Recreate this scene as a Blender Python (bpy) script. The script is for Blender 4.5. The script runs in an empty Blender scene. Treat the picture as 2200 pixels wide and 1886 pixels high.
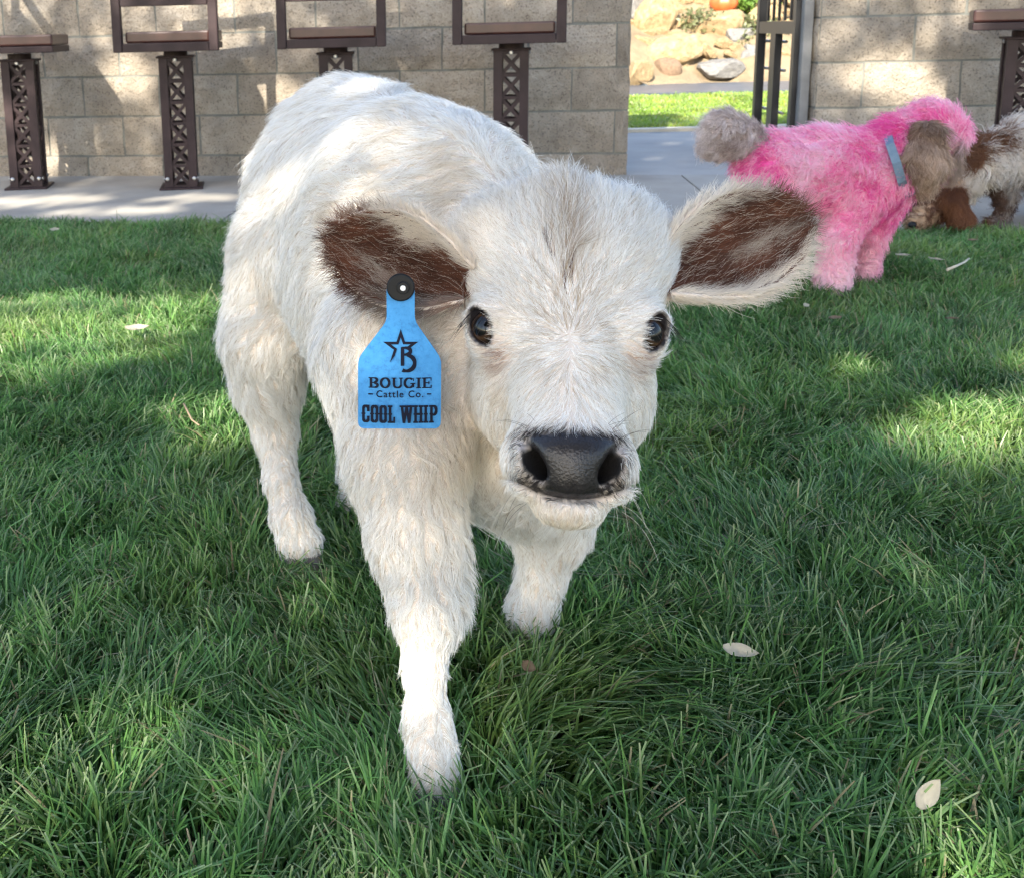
import bpy, bmesh, math, random
import numpy as np
from mathutils import Vector, Matrix

SC = bpy.context.scene
COL = SC.collection
FUR = 1.0        # share of the hairs and of the grass blades that are built
GRASS = 1.0

# ------------------------------------------------------------------ camera
F_PX, X0, Y0, PITCH, ROLL, CAM_H = 2200.0, 700.0, 488.0, 0.1878, -0.0257, 0.7037
W_PX, H_PX = 2200.0, 1886.0
fw = np.array([0, math.cos(PITCH), -math.sin(PITCH)])
up0 = np.array([0, math.sin(PITCH), math.cos(PITCH)])
rt0 = np.array([1.0, 0, 0])
rt = math.cos(ROLL) * rt0 + math.sin(ROLL) * up0
up = -math.sin(ROLL) * rt0 + math.cos(ROLL) * up0
CAM = np.array([0, 0, CAM_H])
cd = bpy.data.cameras.new('camera')
cam = bpy.data.objects.new('camera', cd)
COL.objects.link(cam)
cam.matrix_world = Matrix(((rt[0], up[0], -fw[0], 0), (rt[1], up[1], -fw[1], 0), (rt[2], up[2], -fw[2], CAM_H), (0, 0, 0, 1)))
cd.sensor_width = 36.0
cd.sensor_fit = 'HORIZONTAL'
cd.lens = 36.0 * F_PX / W_PX
cd.shift_x = (W_PX / 2 - X0) / W_PX
cd.shift_y = -(H_PX / 2 - Y0) / W_PX
cd.clip_start = 0.02
cd.clip_end = 500
cd.dof.use_dof = True
cd.dof.focus_distance = 0.93
cd.dof.aperture_fstop = 19.0
SC.camera = cam

# ------------------------------------------------------------------ sky and sun
SUN_EL, SUN_AZ = math.radians(33), math.radians(23)          # sun behind the camera, from its left
sun_dir = np.array([-math.sin(SUN_AZ) * math.cos(SUN_EL), -math.cos(SUN_AZ) * math.cos(SUN_EL), math.sin(SUN_EL)])
wd = bpy.data.worlds.new('World')
SC.world = wd
wd.use_nodes = True
nt = wd.node_tree
sky = nt.nodes.new('ShaderNodeTexSky')
sky.sky_type = 'NISHITA'
sky.sun_disc = False
sky.sun_elevation = SUN_EL
sky.sun_rotation = math.pi + SUN_AZ
sky.air_density = 1.0
sky.dust_density = 1.2
sky.ozone_density = 0.9
nt.links.new(sky.outputs[0], nt.nodes['Background'].inputs[0])
nt.nodes['Background'].inputs[1].default_value = 0.15
sl = bpy.data.lights.new('sun', 'SUN')
sl.energy = 4.4
sl.angle = math.radians(0.53)
sl.color = (1.0, 0.93, 0.80)
sun = bpy.data.objects.new('sun', sl)
COL.objects.link(sun)
sun.rotation_euler = Vector(sun_dir).to_track_quat('Z', 'Y').to_euler()

SC.view_settings.view_transform = 'Standard'
SC.view_settings.look = 'None'
SC.view_settings.gamma = 1.0
SC.view_settings.exposure = 1.92
SC.view_settings.use_curve_mapping = False
SC.render.engine = 'CYCLES'
SC.cycles.max_bounces = 8
SC.cycles.diffuse_bounces = 4
SC.cycles.glossy_bounces = 3
SC.cycles.transmission_bounces = 4
SC.cycles.transparent_max_bounces = 8
SC.cycles.use_denoising = True
SC.cycles.filter_width = 1.3
try:
    SC.cycles_curves.shape = 'RIBBONS'
    SC.cycles_curves.subdivisions = 2
except Exception:
    pass

# ------------------------------------------------------------------ pixel helpers
def ray(px, py):
    return fw + rt * (px - X0) / F_PX - up * (py - Y0) / F_PX
def at(px, py, Y):                      # the point at forward distance Y on the line of sight
    d = ray(px, py)
    return CAM + d * (Y / d[1])
def on_ground(px, py, z=0.0):
    d = ray(px, py)
    return CAM + d * ((z - CAM_H) / d[2])
WYAW, WDIST = 0.1693, 5.0046
WN = np.array([math.sin(WYAW), math.cos(WYAW), 0])           # the block wall's plane: WN . p = WDIST
WU = np.array([math.cos(WYAW), -math.sin(WYAW), 0])          # along the wall, to the right
def on_wall(px, py, off=0.0):
    d = ray(px, py)
    return CAM + d * ((WDIST - off) / (WN @ d))
def wall_pt(s, z, off=0.0):             # off metres in front of the wall
    return WU * s + WN * (WDIST - off) + np.array([0, 0, z])

# ------------------------------------------------------------------ object helpers
def tag(o, label=None, cat=None, group=None, kind=None):
    if label: o['label'] = label
    if cat: o['category'] = cat
    if group: o['group'] = group
    if kind: o['kind'] = kind
    return o
def link(name, data, parent=None):
    o = bpy.data.objects.new(name, data)
    COL.objects.link(o)
    if parent is not None:
        o.parent = parent
        o.matrix_parent_inverse = parent.matrix_basis.inverted()
    return o
def empty(name, loc=(0, 0, 0)):
    o = bpy.data.objects.new(name, None)
    o.empty_display_size = 0.1
    COL.objects.link(o)
    o.location = Vector(loc)
    return o
def raw_mesh(name, verts, faces, mat=None, smooth=False):
    verts = np.asarray(verts, np.float32)
    me = bpy.data.meshes.new(name)
    if isinstance(faces, np.ndarray):
        k = faces.shape[1]
        me.vertices.add(len(verts)); me.vertices.foreach_set('co', verts.ravel())
        me.loops.add(faces.size); me.loops.foreach_set('vertex_index', faces.ravel().astype(np.int32))
        me.polygons.add(len(faces)); me.polygons.foreach_set('loop_start', np.arange(0, faces.size, k, dtype=np.int32))
        me.update(calc_edges=True)
    else:
        me.from_pydata([tuple(map(float, v)) for v in verts], [], faces)
        me.update()
    if smooth:
        me.polygons.foreach_set('use_smooth', np.ones(len(me.polygons), bool))
    if mat: me.materials.append(mat)
    return me
def point_color(me, col, name='col'):
    a = me.attributes.new(name, 'FLOAT_COLOR', 'POINT')
    c = np.ones((len(me.vertices), 4), np.float32)
    c[:, :3] = col
    a.data.foreach_set('color', c.ravel())
def bm_obj(name, bm, mat, parent=None, smooth=False, bevel=0.0):
    if bevel:
        bmesh.ops.bevel(bm, geom=list(bm.edges), offset=bevel, segments=1, affect='EDGES', profile=0.5)
    me = bpy.data.meshes.new(name)
    bm.to_mesh(me)
    bm.free()
    if smooth:
        me.polygons.foreach_set('use_smooth', np.ones(len(me.polygons), bool))
    me.materials.append(mat)
    return link(name, me, parent)
def frame(origin, x, y, z):
    m = Matrix.Identity(4)
    for i in range(3):
        m[i][0], m[i][1], m[i][2], m[i][3] = x[i], y[i], z[i], origin[i]
    return m
def bm_box(bm, lo, hi, mtx=None):
    r = bmesh.ops.create_cube(bm, size=1.0)
    s = [hi[i] - lo[i] for i in range(3)]
    c = [(hi[i] + lo[i]) / 2 for i in range(3)]
    for v in r['verts']:
        v.co = Vector((v.co.x * s[0] + c[0], v.co.y * s[1] + c[1], v.co.z * s[2] + c[2]))
        if mtx is not None: v.co = mtx @ v.co
    return r['verts']
def bm_tube(bm, pts, rad, seg=8, cap=True):
    pts = [Vector(p) for p in pts]
    rads = rad if hasattr(rad, '__len__') else [rad] * len(pts)
    rings = []
    prev = None
    for i, p in enumerate(pts):
        d = (pts[min(i + 1, len(pts) - 1)] - pts[max(i - 1, 0)]).normalized()
        a = prev if prev is not None else (Vector((0, 0, 1)) if abs(d.z) < 0.9 else Vector((1, 0, 0)))
        a = (a - d * a.dot(d)).normalized()
        prev = a
        b = d.cross(a)
        rings.append([bm.verts.new(p + (a * math.cos(t) + b * math.sin(t)) * rads[i]) for t in [2 * math.pi * k / seg for k in range(seg)]])
    for r0, r1 in zip(rings, rings[1:]):
        for k in range(seg):
            bm.faces.new((r0[k], r0[(k + 1) % seg], r1[(k + 1) % seg], r1[k]))
    if cap:
        bm.faces.new(rings[0][::-1]); bm.faces.new(rings[-1])

# ------------------------------------------------------------------ numpy noise
def _hash(ix, iy, iz, seed):
    n = (ix * 374761393 + iy * 668265263 + iz * 1274126177 + seed * 974711) & 0xffffffff
    n = ((n ^ (n >> 13)) * 1274126177) & 0xffffffff
    return ((n ^ (n >> 16)) & 0xffff) / 32767.5 - 1.0
def noise(p, scale, seed=0):
    q = np.asarray(p, np.float64) * scale
    i = np.floor(q).astype(np.int64)
    f = q - i
    f = f * f * (3 - 2 * f)
    out = 0
    for dx in (0, 1):
        wx = f[:, 0] if dx else 1 - f[:, 0]
        for dy in (0, 1):
            wy = f[:, 1] if dy else 1 - f[:, 1]
            for dz in (0, 1):
                wz = f[:, 2] if dz else 1 - f[:, 2]
                out = out + wx * wy * wz * _hash(i[:, 0] + dx, i[:, 1] + dy, i[:, 2] + dz, seed)
    return out
def norm(v):
    return v / np.maximum(np.linalg.norm(v, axis=-1, keepdims=True), 1e-9)
def sstep(a, b, x):
    t = np.clip((x - a) / (b - a), 0, 1)
    return t * t * (3 - 2 * t)

# ------------------------------------------------------------------ materials
def new_mat(name):
    m = bpy.data.materials.new(name)
    m.use_nodes = True
    return m, m.node_tree, m.node_tree.nodes['Principled BSDF']
def N(nt, t, **kw):
    n = nt.nodes.new(t)
    for k, v in kw.items():
        if k in n.inputs: n.inputs[k].default_value = v
        else: setattr(n, k, v)
    return n
def ramp(nt, fac, stops):
    r = nt.nodes.new('ShaderNodeValToRGB')
    e = r.color_ramp.elements
    while len(e) < len(stops): e.new(0.5)
    for i, (p, c) in enumerate(stops):
        e[i].position = p
        e[i].color = (*c, 1) if len(c) == 3 else c
    nt.links.new(fac, r.inputs[0])
    return r.outputs[0]
def noisy(name, stops, scale=8.0, rough=0.8, bump=0.0, bscale=None, detail=6, metallic=0.0, coord='Object', spec=0.5, rvar=True, dist=0.002):
    m, t, b = new_mat(name)
    tc = N(t, 'ShaderNodeTexCoord')
    src = tc.outputs[coord]
    n = N(t, 'ShaderNodeTexNoise', Scale=scale, Detail=detail, Roughness=0.62)
    t.links.new(src, n.inputs['Vector'])
    fac = n.outputs[0]
    if rvar:                                        # each object shifts the pattern by its own random value
        oi = N(t, 'ShaderNodeObjectInfo')
        ad = N(t, 'ShaderNodeVectorMath', operation='SCALE')
        cx = N(t, 'ShaderNodeCombineXYZ')
        for k in range(3): t.links.new(oi.outputs['Random'], cx.inputs[k])
        t.links.new(cx.outputs[0], ad.inputs[0]); ad.inputs['Scale'].default_value = 37.0
        a2 = N(t, 'ShaderNodeVectorMath', operation='ADD')
        t.links.new(src, a2.inputs[0]); t.links.new(ad.outputs[0], a2.inputs[1])
        t.links.new(a2.outputs[0], n.inputs['Vector'])
        src = a2.outputs[0]
    c = ramp(t, fac, stops)
    t.links.new(c, b.inputs['Base Color'])
    b.inputs['Roughness'].default_value = rough
    b.inputs['Metallic'].default_value = metallic
    b.inputs['Specular IOR Level'].default_value = spec
    if bump:
        n2 = N(t, 'ShaderNodeTexNoise', Scale=bscale or scale * 4, Detail=8, Roughness=0.7)
        t.links.new(src, n2.inputs['Vector'])
        bp = N(t, 'ShaderNodeBump', Strength=bump, Distance=dist)
        t.links.new(n2.outputs[0], bp.inputs['Height'])
        t.links.new(bp.outputs[0], b.inputs['Normal'])
    return m
def fur_mat(name, rough=0.55, sheen=0.0):
    m, t, b = new_mat(name)
    a = N(t, 'ShaderNodeAttribute', attribute_name='col')
    t.links.new(a.outputs['Color'], b.inputs['Base Color'])
    b.inputs['Roughness'].default_value = rough
    b.inputs['Specular IOR Level'].default_value = 0.35
    tr = N(t, 'ShaderNodeBsdfTranslucent')
    t.links.new(a.outputs['Color'], tr.inputs['Color'])
    mx = N(t, 'ShaderNodeMixShader', Fac=0.30)
    t.links.new(b.outputs[0], mx.inputs[1]); t.links.new(tr.outputs[0], mx.inputs[2])
    t.links.new(mx.outputs[0], t.nodes['Material Output'].inputs['Surface'])
    return m
def skin_mat(name):
    m, t, b = new_mat(name)
    a = N(t, 'ShaderNodeAttribute', attribute_name='col')
    g = N(t, 'ShaderNodeAttribute', attribute_name='wet')
    t.links.new(a.outputs['Color'], b.inputs['Base Color'])
    mr = N(t, 'ShaderNodeMapRange')
    t.links.new(g.outputs['Fac'], mr.inputs['Value'])
    mr.inputs['To Min'].default_value = 0.8
    mr.inputs['To Max'].default_value = 0.27
    b.inputs['Specular IOR Level'].default_value = 0.38
    t.links.new(mr.outputs[0], b.inputs['Roughness'])
    tc = N(t, 'ShaderNodeTexCoord')
    v = N(t, 'ShaderNodeTexVoronoi', Scale=420.0)
    t.links.new(tc.outputs['Object'], v.inputs['Vector'])
    n = N(t, 'ShaderNodeTexNoise', Scale=900.0, Detail=3)
    t.links.new(tc.outputs['Object'], n.inputs['Vector'])
    ad = N(t, 'ShaderNodeMath', operation='ADD')
    t.links.new(v.outputs['Distance'], ad.inputs[0]); t.links.new(n.outputs[0], ad.inputs[1])
    bp = N(t, 'ShaderNodeBump', Strength=0.45, Distance=0.0006)
    t.links.new(ad.outputs[0], bp.inputs['Height'])
    t.links.new(bp.outputs[0], b.inputs['Normal'])
    return m

# ------------------------------------------------------------------ distance fields -> one continuous mesh
def smin(a, b, k):
    h = np.clip(0.5 + 0.5 * (b - a) / k, 0, 1)
    return b + (a - b) * h - k * h * (1 - h)
def smax(a, b, k):
    return -smin(-a, -b, k)
def d_cone(p, a, b, ra, rb):
    ab = b - a
    t = np.clip(((p - a) @ ab) / (ab @ ab), 0, 1)
    return np.linalg.norm(p - a - t[:, None] * ab, axis=1) - (ra + (rb - ra) * t)
def d_ell(p, c, r, axes=None):
    q = p - c
    if axes is not None: q = q @ axes.T
    r = np.asarray(r)
    k0 = np.linalg.norm(q / r, axis=1)
    k1 = np.linalg.norm(q / (r * r), axis=1)
    return k0 * (k0 - 1.0) / np.maximum(k1, 1e-9)
def sdf_mesh(fn, lo, hi, h):
    lo = np.asarray(lo, float); hi = np.asarray(hi, float)
    c = 4
    nc = np.ceil((hi - lo) / (h * c)).astype(int)
    gx = [lo[i] + np.arange(nc[i] + 1) * h * c for i in range(3)]
    G = np.stack(np.meshgrid(*gx, indexing='ij'), -1).reshape(-1, 3)
    Dc = fn(G).reshape(nc + 1)
    near = np.abs(Dc) < h * c * 1.9
    act = np.zeros(nc, bool)
    for dx in (0, 1):
        for dy in (0, 1):
            for dz in (0, 1):
                act |= near[dx:dx + nc[0], dy:dy + nc[1], dz:dz + nc[2]]
    nf = nc * c + 1
    D = np.ones(nf, np.float32)
    up3 = lambda a: a.repeat(c, 0).repeat(c, 1).repeat(c, 2)
    D[:-1, :-1, :-1] = up3(Dc[:-1, :-1, :-1]).astype(np.float32)
    m = np.zeros(nf, bool)
    A = up3(act)
    for dx in (0, 1):
        for dy in (0, 1):
            for dz in (0, 1):
                m[dx:dx + A.shape[0], dy:dy + A.shape[1], dz:dz + A.shape[2]] |= A
    idx = np.argwhere(m)
    for s in range(0, len(idx), 400000):
        k = idx[s:s + 400000]
        D[k[:, 0], k[:, 1], k[:, 2]] = fn(lo + k * h)
    S = D < 0
    cs = np.zeros(np.array(D.shape) - 1, np.int8)
    for dx in (0, 1):
        for dy in (0, 1):
            for dz in (0, 1):
                cs += S[dx:dx + cs.shape[0], dy:dy + cs.shape[1], dz:dz + cs.shape[2]]
    cells = np.argwhere((cs > 0) & (cs < 8) & A)
    vid = -np.ones(cs.shape, np.int64)
    vid[cells[:, 0], cells[:, 1], cells[:, 2]] = np.arange(len(cells))
    acc = np.zeros((len(cells), 3)); cnt = np.zeros(len(cells))
    cor = np.array([(i, j, k) for i in (0, 1) for j in (0, 1) for k in (0, 1)])
    val = [D[cells[:, 0] + o[0], cells[:, 1] + o[1], cells[:, 2] + o[2]].astype(float) for o in cor]
    for i in range(8):
        for j in range(i + 1, 8):
            if np.abs(cor[i] - cor[j]).sum() == 1:
                x = (val[i] < 0) != (val[j] < 0)
                t = np.where(x, val[i] / np.where(x, val[i] - val[j], 1), 0)
                acc += x[:, None] * (cor[i] + t[:, None] * (cor[j] - cor[i]))
                cnt += x
    V = lo + (cells + acc / cnt[:, None]) * h
    quads = []
    for ax in range(3):
        u, v = [(1, 2), (2, 0), (0, 1)][ax]
        sl0 = [slice(None)] * 3; sl1 = [slice(None)] * 3
        sl0[ax] = slice(0, -1); sl1[ax] = slice(1, None)
        ch = S[tuple(sl0)] != S[tuple(sl1)]
        e = np.argwhere(ch)
        e = e[(e[:, u] > 0) & (e[:, v] > 0) & (e[:, u] < cs.shape[u]) & (e[:, v] < cs.shape[v])]
        def cid(du, dv):
            q = e.copy(); q[:, u] += du; q[:, v] += dv
            return vid[q[:, 0], q[:, 1], q[:, 2]]
        q = np.stack([cid(-1, -1), cid(0, -1), cid(0, 0), cid(-1, 0)], 1)
        flip = ~S[e[:, 0], e[:, 1], e[:, 2]]
        q[flip] = q[flip][:, ::-1]
        quads.append(q[(q >= 0).all(1)])
    Q = np.concatenate(quads)
    for it in range(2):
        g = grad(fn, V)
        V = V - np.clip(fn(V), -h, h)[:, None] * g
    return V, Q
def grad(fn, V, e=0.0008):
    g = np.zeros_like(V)
    for i in range(3):
        o = np.zeros(3); o[i] = e
        g[:, i] = fn(V + o) - fn(V - o)
    return norm(g)

# ------------------------------------------------------------------ hair
def sample_tris(V, Q, n, weight, rng):
    T = np.concatenate([Q[:, [0, 1, 2]], Q[:, [0, 2, 3]]]) if Q.shape[1] == 4 else Q
    a, b, c = V[T[:, 0]], V[T[:, 1]], V[T[:, 2]]
    area = 0.5 * np.linalg.norm(np.cross(b - a, c - a), axis=1)
    w = area * np.maximum(weight[T].mean(1), 0)
    cum = np.cumsum(w); cum /= cum[-1]
    k = np.minimum(np.searchsorted(cum, rng.random(n)), len(T) - 1)
    r1, r2 = np.sqrt(rng.random(n)), rng.random(n)
    P = (1 - r1)[:, None] * a[k] + (r1 * (1 - r2))[:, None] * b[k] + (r1 * r2)[:, None] * c[k]
    fn_ = norm(np.cross(b - a, c - a))[k]
    return P, fn_
def groom(P, n, flow, L, lift, rng, clump=0.008, clumpf=0.6, npts=5, wave=0.0, jit=0.25, droop=0.35, cjit=0.35):
    """roots, normals, comb direction -> strands (count, npts, 3)"""
    m = len(P)
    t = flow - (flow * n).sum(1, keepdims=True) * n
    t = norm(t + 1e-6)
    s = np.cross(n, t)
    w = P + 0.35 * clump * np.stack([noise(P, 0.6 / clump, 11), noise(P, 0.6 / clump, 12), noise(P, 0.6 / clump, 13)], 1)
    key = np.floor(w / clump).astype(np.int64)
    h = (key[:, 0] * 73856093) ^ (key[:, 1] * 19349663) ^ (key[:, 2] * 83492791)
    _, inv = np.unique(h, return_inverse=True)
    nc = inv.max() + 1
    cnt = np.bincount(inv, minlength=nc)
    cen = np.stack([np.bincount(inv, P[:, i], nc) for i in range(3)], 1) / cnt[:, None]
    ca = rng.normal(0, cjit, nc)[inv]
    cl = 1 + rng.normal(0, 0.15, nc)[inv]
    a = ca + rng.normal(0, jit, m)
    d = t * np.cos(a)[:, None] + s * np.sin(a)[:, None]
    lf = (np.asarray(lift) * np.clip(1 + rng.normal(0, 0.3, m), 0.2, 2.5))[:, None] if np.ndim(lift) else lift * np.clip(1 + rng.normal(0, 0.3, (m, 1)), 0.2, 2.5)
    LL = (L * cl * np.clip(1 + rng.normal(0, 0.18, m), 0.4, 1.6))[:, None]
    out = np.zeros((m, npts, 3))
    pull = cen[inv] - P
    pull -= (pull * n).sum(1, keepdims=True) * n
    ph = rng.random(m)[:, None] * 1.2 + (rng.random(nc) * 6.28)[inv][:, None]
    for i in range(npts):
        u = i / (npts - 1)
        out[:, i] = P + LL * (d * (u * (0.55 + 0.45 * u)) + n * lf * (u - droop * u * u)) + pull * (clumpf * u ** 0.8)
        if wave:
            out[:, i] += s * LL * wave * np.sin(ph + u * 7.0) * u
    return out
def hair_object(name, strands, rad, color, mat, parent, tip=0.15):
    m, k, _ = strands.shape
    hc = bpy.data.hair_curves.new(name)
    hc.add_curves([k] * m)
    hc.position_data.foreach_set('vector', strands.astype(np.float32).ravel())
    prof = np.linspace(1, tip, k) ** 0.7
    r = (np.asarray(rad).reshape(-1, 1) * prof[None, :] * np.ones((m, 1))).astype(np.float32)
    ra = hc.attributes.get('radius') or hc.attributes.new('radius', 'FLOAT', 'POINT')
    ra.data.foreach_set('value', r.ravel())
    ca = hc.attributes.new('col', 'FLOAT_COLOR', 'CURVE')
    c = np.ones((m, 4), np.float32); c[:, :3] = np.clip(color, 0, 1)
    ca.data.foreach_set('color', c.ravel())
    hc.materials.append(mat)
    return link(name, hc, parent)
# ================================================================== materials of the place
def block_mat():
    m, t, b = new_mat('split_face_block')
    tc = N(t, 'ShaderNodeTexCoord'); oi = N(t, 'ShaderNodeObjectInfo')
    cx = N(t, 'ShaderNodeCombineXYZ')
    mu = N(t, 'ShaderNodeMath', operation='MULTIPLY'); mu.inputs[1].default_value = 50.0
    t.links.new(oi.outputs['Random'], mu.inputs[0])
    for k in range(3): t.links.new(mu.outputs[0], cx.inputs[k])
    ad = N(t, 'ShaderNodeVectorMath', operation='ADD')
    t.links.new(tc.outputs['Object'], ad.inputs[0]); t.links.new(cx.outputs[0], ad.inputs[1])
    n1 = N(t, 'ShaderNodeTexNoise', Scale=9.0, Detail=8, Roughness=0.65)
    n2 = N(t, 'ShaderNodeTexNoise', Scale=70.0, Detail=6, Roughness=0.7)
    n3 = N(t, 'ShaderNodeTexNoise', Scale=130.0, Detail=3)
    for n in (n1, n2, n3): t.links.new(ad.outputs[0], n.inputs['Vector'])
    c = ramp(t, n1.outputs[0], [(0.28, (0.275, 0.228, 0.175)), (0.52, (0.375, 0.318, 0.25)), (0.75, (0.46, 0.40, 0.325))])
    spk = ramp(t, n3.outputs[0], [(0.34, (0.30, 0.27, 0.25)), (0.45, (1, 1, 1)), (0.70, (1.0, 1.0, 1.0)), (0.80, (1.2, 1.18, 1.12))])
    mx = N(t, 'ShaderNodeMix', data_type='RGBA', blend_type='MULTIPLY')
    mx.inputs['Factor'].default_value = 0.75
    t.links.new(c, mx.inputs['A']); t.links.new(spk, mx.inputs['B'])
    hv = N(t, 'ShaderNodeHueSaturation')
    mr = N(t, 'ShaderNodeMapRange'); mr.inputs['To Min'].default_value = 0.86; mr.inputs['To Max'].default_value = 1.12
    t.links.new(oi.outputs['Random'], mr.inputs['Value']); t.links.new(mr.outputs[0], hv.inputs['Value'])
    t.links.new(mx.outputs['Result'], hv.inputs['Color'])
    t.links.new(hv.outputs[0], b.inputs['Base Color'])
    b.inputs['Roughness'].default_value = 0.92
    ma = N(t, 'ShaderNodeMath', operation='MULTIPLY_ADD'); ma.inputs[1].default_value = 2.2
    t.links.new(n1.outputs[0], ma.inputs[0]); t.links.new(n2.outputs[0], ma.inputs[2])
    bp = N(t, 'ShaderNodeBump', Strength=1.0, Distance=0.016)
    t.links.new(ma.outputs[0], bp.inputs['Height']); t.links.new(bp.outputs[0], b.inputs['Normal'])
    return m
M_block = block_mat()
M_mortar = noisy('mortar', [(0.3, (0.13, 0.13, 0.115)), (0.7, (0.20, 0.20, 0.175))], 30, 0.95, 0.4, 120)
M_conc = noisy('patio_concrete', [(0.25, (0.235, 0.212, 0.182)), (0.5, (0.315, 0.29, 0.25)), (0.75, (0.39, 0.36, 0.315))], 2.6, 0.75, 0.35, 90, dist=0.003)
M_path = noisy('path_concrete', [(0.3, (0.26, 0.25, 0.24)), (0.7, (0.36, 0.34, 0.31))], 3.0, 0.8, 0.3, 60)
M_iron = noisy('brown_painted_steel', [(0.3, (0.022, 0.013, 0.014)), (0.7, (0.040, 0.024, 0.025))], 14, 0.5, 0.25, 220, spec=0.22)
M_seat = noisy('red_brown_seat', [(0.3, (0.034, 0.013, 0.011)), (0.7, (0.070, 0.026, 0.021))], 10, 0.35, 0.1, 120)
M_gate = noisy('black_gate_steel', [(0.3, (0.010, 0.010, 0.011)), (0.7, (0.02, 0.02, 0.022))], 14, 0.4, 0.2, 200)
M_bolt = noisy('zinc_bolt', [(0.3, (0.35, 0.34, 0.33)), (0.7, (0.5, 0.49, 0.47))], 40, 0.35, metallic=0.9)
M_soil = noisy('lawn_soil', [(0.3, (0.018, 0.026, 0.010)), (0.7, (0.035, 0.050, 0.018))], 18, 1.0, 0.8, 80)
M_bank = noisy('sandy_bank', [(0.3, (0.16, 0.115, 0.065)), (0.7, (0.30, 0.23, 0.14))], 3, 0.95, 0.9, 12, dist=0.05)
M_rock = [noisy('tan_rock', [(0.3, (0.22, 0.145, 0.07)), (0.55, (0.40, 0.28, 0.145)), (0.75, (0.50, 0.39, 0.24))], 5, 0.9, 0.9, 14, dist=0.03),
          noisy('brown_rock', [(0.3, (0.15, 0.095, 0.06)), (0.7, (0.27, 0.18, 0.11))], 6, 0.9, 0.9, 16, dist=0.02),
          noisy('grey_rock', [(0.3, (0.12, 0.115, 0.11)), (0.7, (0.26, 0.245, 0.22))], 6, 0.9, 0.9, 16, dist=0.02)]
M_pond = noisy('wet_slate', [(0.3, (0.05, 0.06, 0.08)), (0.7, (0.10, 0.115, 0.14))], 4, 0.35, 0.3, 20)
M_dirt = noisy('far_ground', [(0.3, (0.12, 0.10, 0.07)), (0.7, (0.2, 0.17, 0.12))], 1.5, 1.0)
def leafy(name, c0, c1, tr=0.35, rough=0.5):
    m, t, b = new_mat(name)
    tc = N(t, 'ShaderNodeTexCoord')
    n = N(t, 'ShaderNodeTexNoise', Scale=3.0, Detail=5)
    t.links.new(tc.outputs['Object'], n.inputs['Vector'])
    c = ramp(t, n.outputs[0], [(0.3, c0), (0.7, c1)])
    t.links.new(c, b.inputs['Base Color'])
    b.inputs['Roughness'].default_value = rough
    tl = N(t, 'ShaderNodeBsdfTranslucent'); t.links.new(c, tl.inputs['Color'])
    mx = N(t, 'ShaderNodeMixShader', Fac=tr)
    t.links.new(b.outputs[0], mx.inputs[1]); t.links.new(tl.outputs[0], mx.inputs[2])
    t.links.new(mx.outputs[0], t.nodes['Material Output'].inputs['Surface'])
    return m
M_leaf = leafy('tree_leaf', (0.035, 0.075, 0.018), (0.085, 0.13, 0.03), 0.25)
M_bark = noisy('bark', [(0.3, (0.07, 0.05, 0.035)), (0.7, (0.16, 0.12, 0.085))], 9, 0.95, 0.9, 30, dist=0.02)

# ================================================================== ground
tag(link('ground', raw_mesh('ground', [(-150, -150, -0.06), (150, -150, -0.06), (150, 150, -0.06), (-150, 150, -0.06)], [(0, 1, 2, 3)], M_dirt)), kind='structure')
GE0, GE1 = on_ground(0, 476), on_ground(2200, 500)           # edge between the lawn and the patio
gdir = norm(GE1 - GE0)
gl, gr_ = GE0 - gdir * 5.0, GE1 + gdir * 5.0
tag(link('lawn_soil', raw_mesh('lawn_soil', [(gl[0], gl[1], -0.022), (gl[0], -9, -0.022), (gr_[0], -9, -0.022), (gr_[0], gr_[1], -0.022)], [(0, 1, 2, 3)], M_soil)), kind='structure')
LAWN0 = on_ground(1450, 279)[1]; LAWN1 = on_ground(1450, 206)[1]
def slab(name, poly, z0, z1, mat):
    bm = bmesh.new()
    top = [bm.verts.new((p[0], p[1], z1)) for p in poly]; bot = [bm.verts.new((p[0], p[1], z0)) for p in poly]
    bm.faces.new(top); bm.faces.new(bot[::-1])
    for i in range(len(poly)):
        j = (i + 1) % len(poly)
        bm.faces.new((top[i], bot[i], bot[j], top[j]))
    bmesh.ops.recalc_face_normals(bm, faces=bm.faces)
    return bm_obj(name, bm, mat)
# the patio slabs: cast in bays with open joints
s_lo, s_hi = float(WU @ gl), float(WU @ gr_)
def edge_at(s):                         # front edge of the patio at wall coordinate s
    p = GE0; t_ = (s - WU @ GE0) / (WU @ gdir)
    return GE0 + gdir * t_
patio = slab('patio_bed', [edge_at(s_lo + 1.0), edge_at(s_hi - 1.0), wall_pt(s_hi - 1.0, 0, -1.4), wall_pt(s_lo + 1.0, 0, -1.4)], -0.05, -0.012, M_mortar)
tag(patio, kind='structure')
cuts = [s_lo + 1.02, -2.95, -1.05, 0.85, 2.75, s_hi - 1.02]
for a_, b_ in zip(cuts, cuts[1:]):
    p0, p1 = edge_at(a_ + 0.004), edge_at(b_ - 0.004)
    o = slab('patio_slab', [p0, p1, wall_pt(b_ - 0.004, 0, 0.005), wall_pt(a_ + 0.004, 0, 0.005)], -0.05, 0.0, M_conc)
    o.parent = patio; o.matrix_parent_inverse = patio.matrix_basis.inverted()
PATH1 = LAWN0 - 0.02
pth = slab('path', [wall_pt(-2.0, 0, -0.005), wall_pt(6.0, 0, -0.005), (9.0, PATH1, 0), (-2.0, PATH1, 0)], -0.05, -0.004, M_path)
tag(pth, kind='structure')

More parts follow.
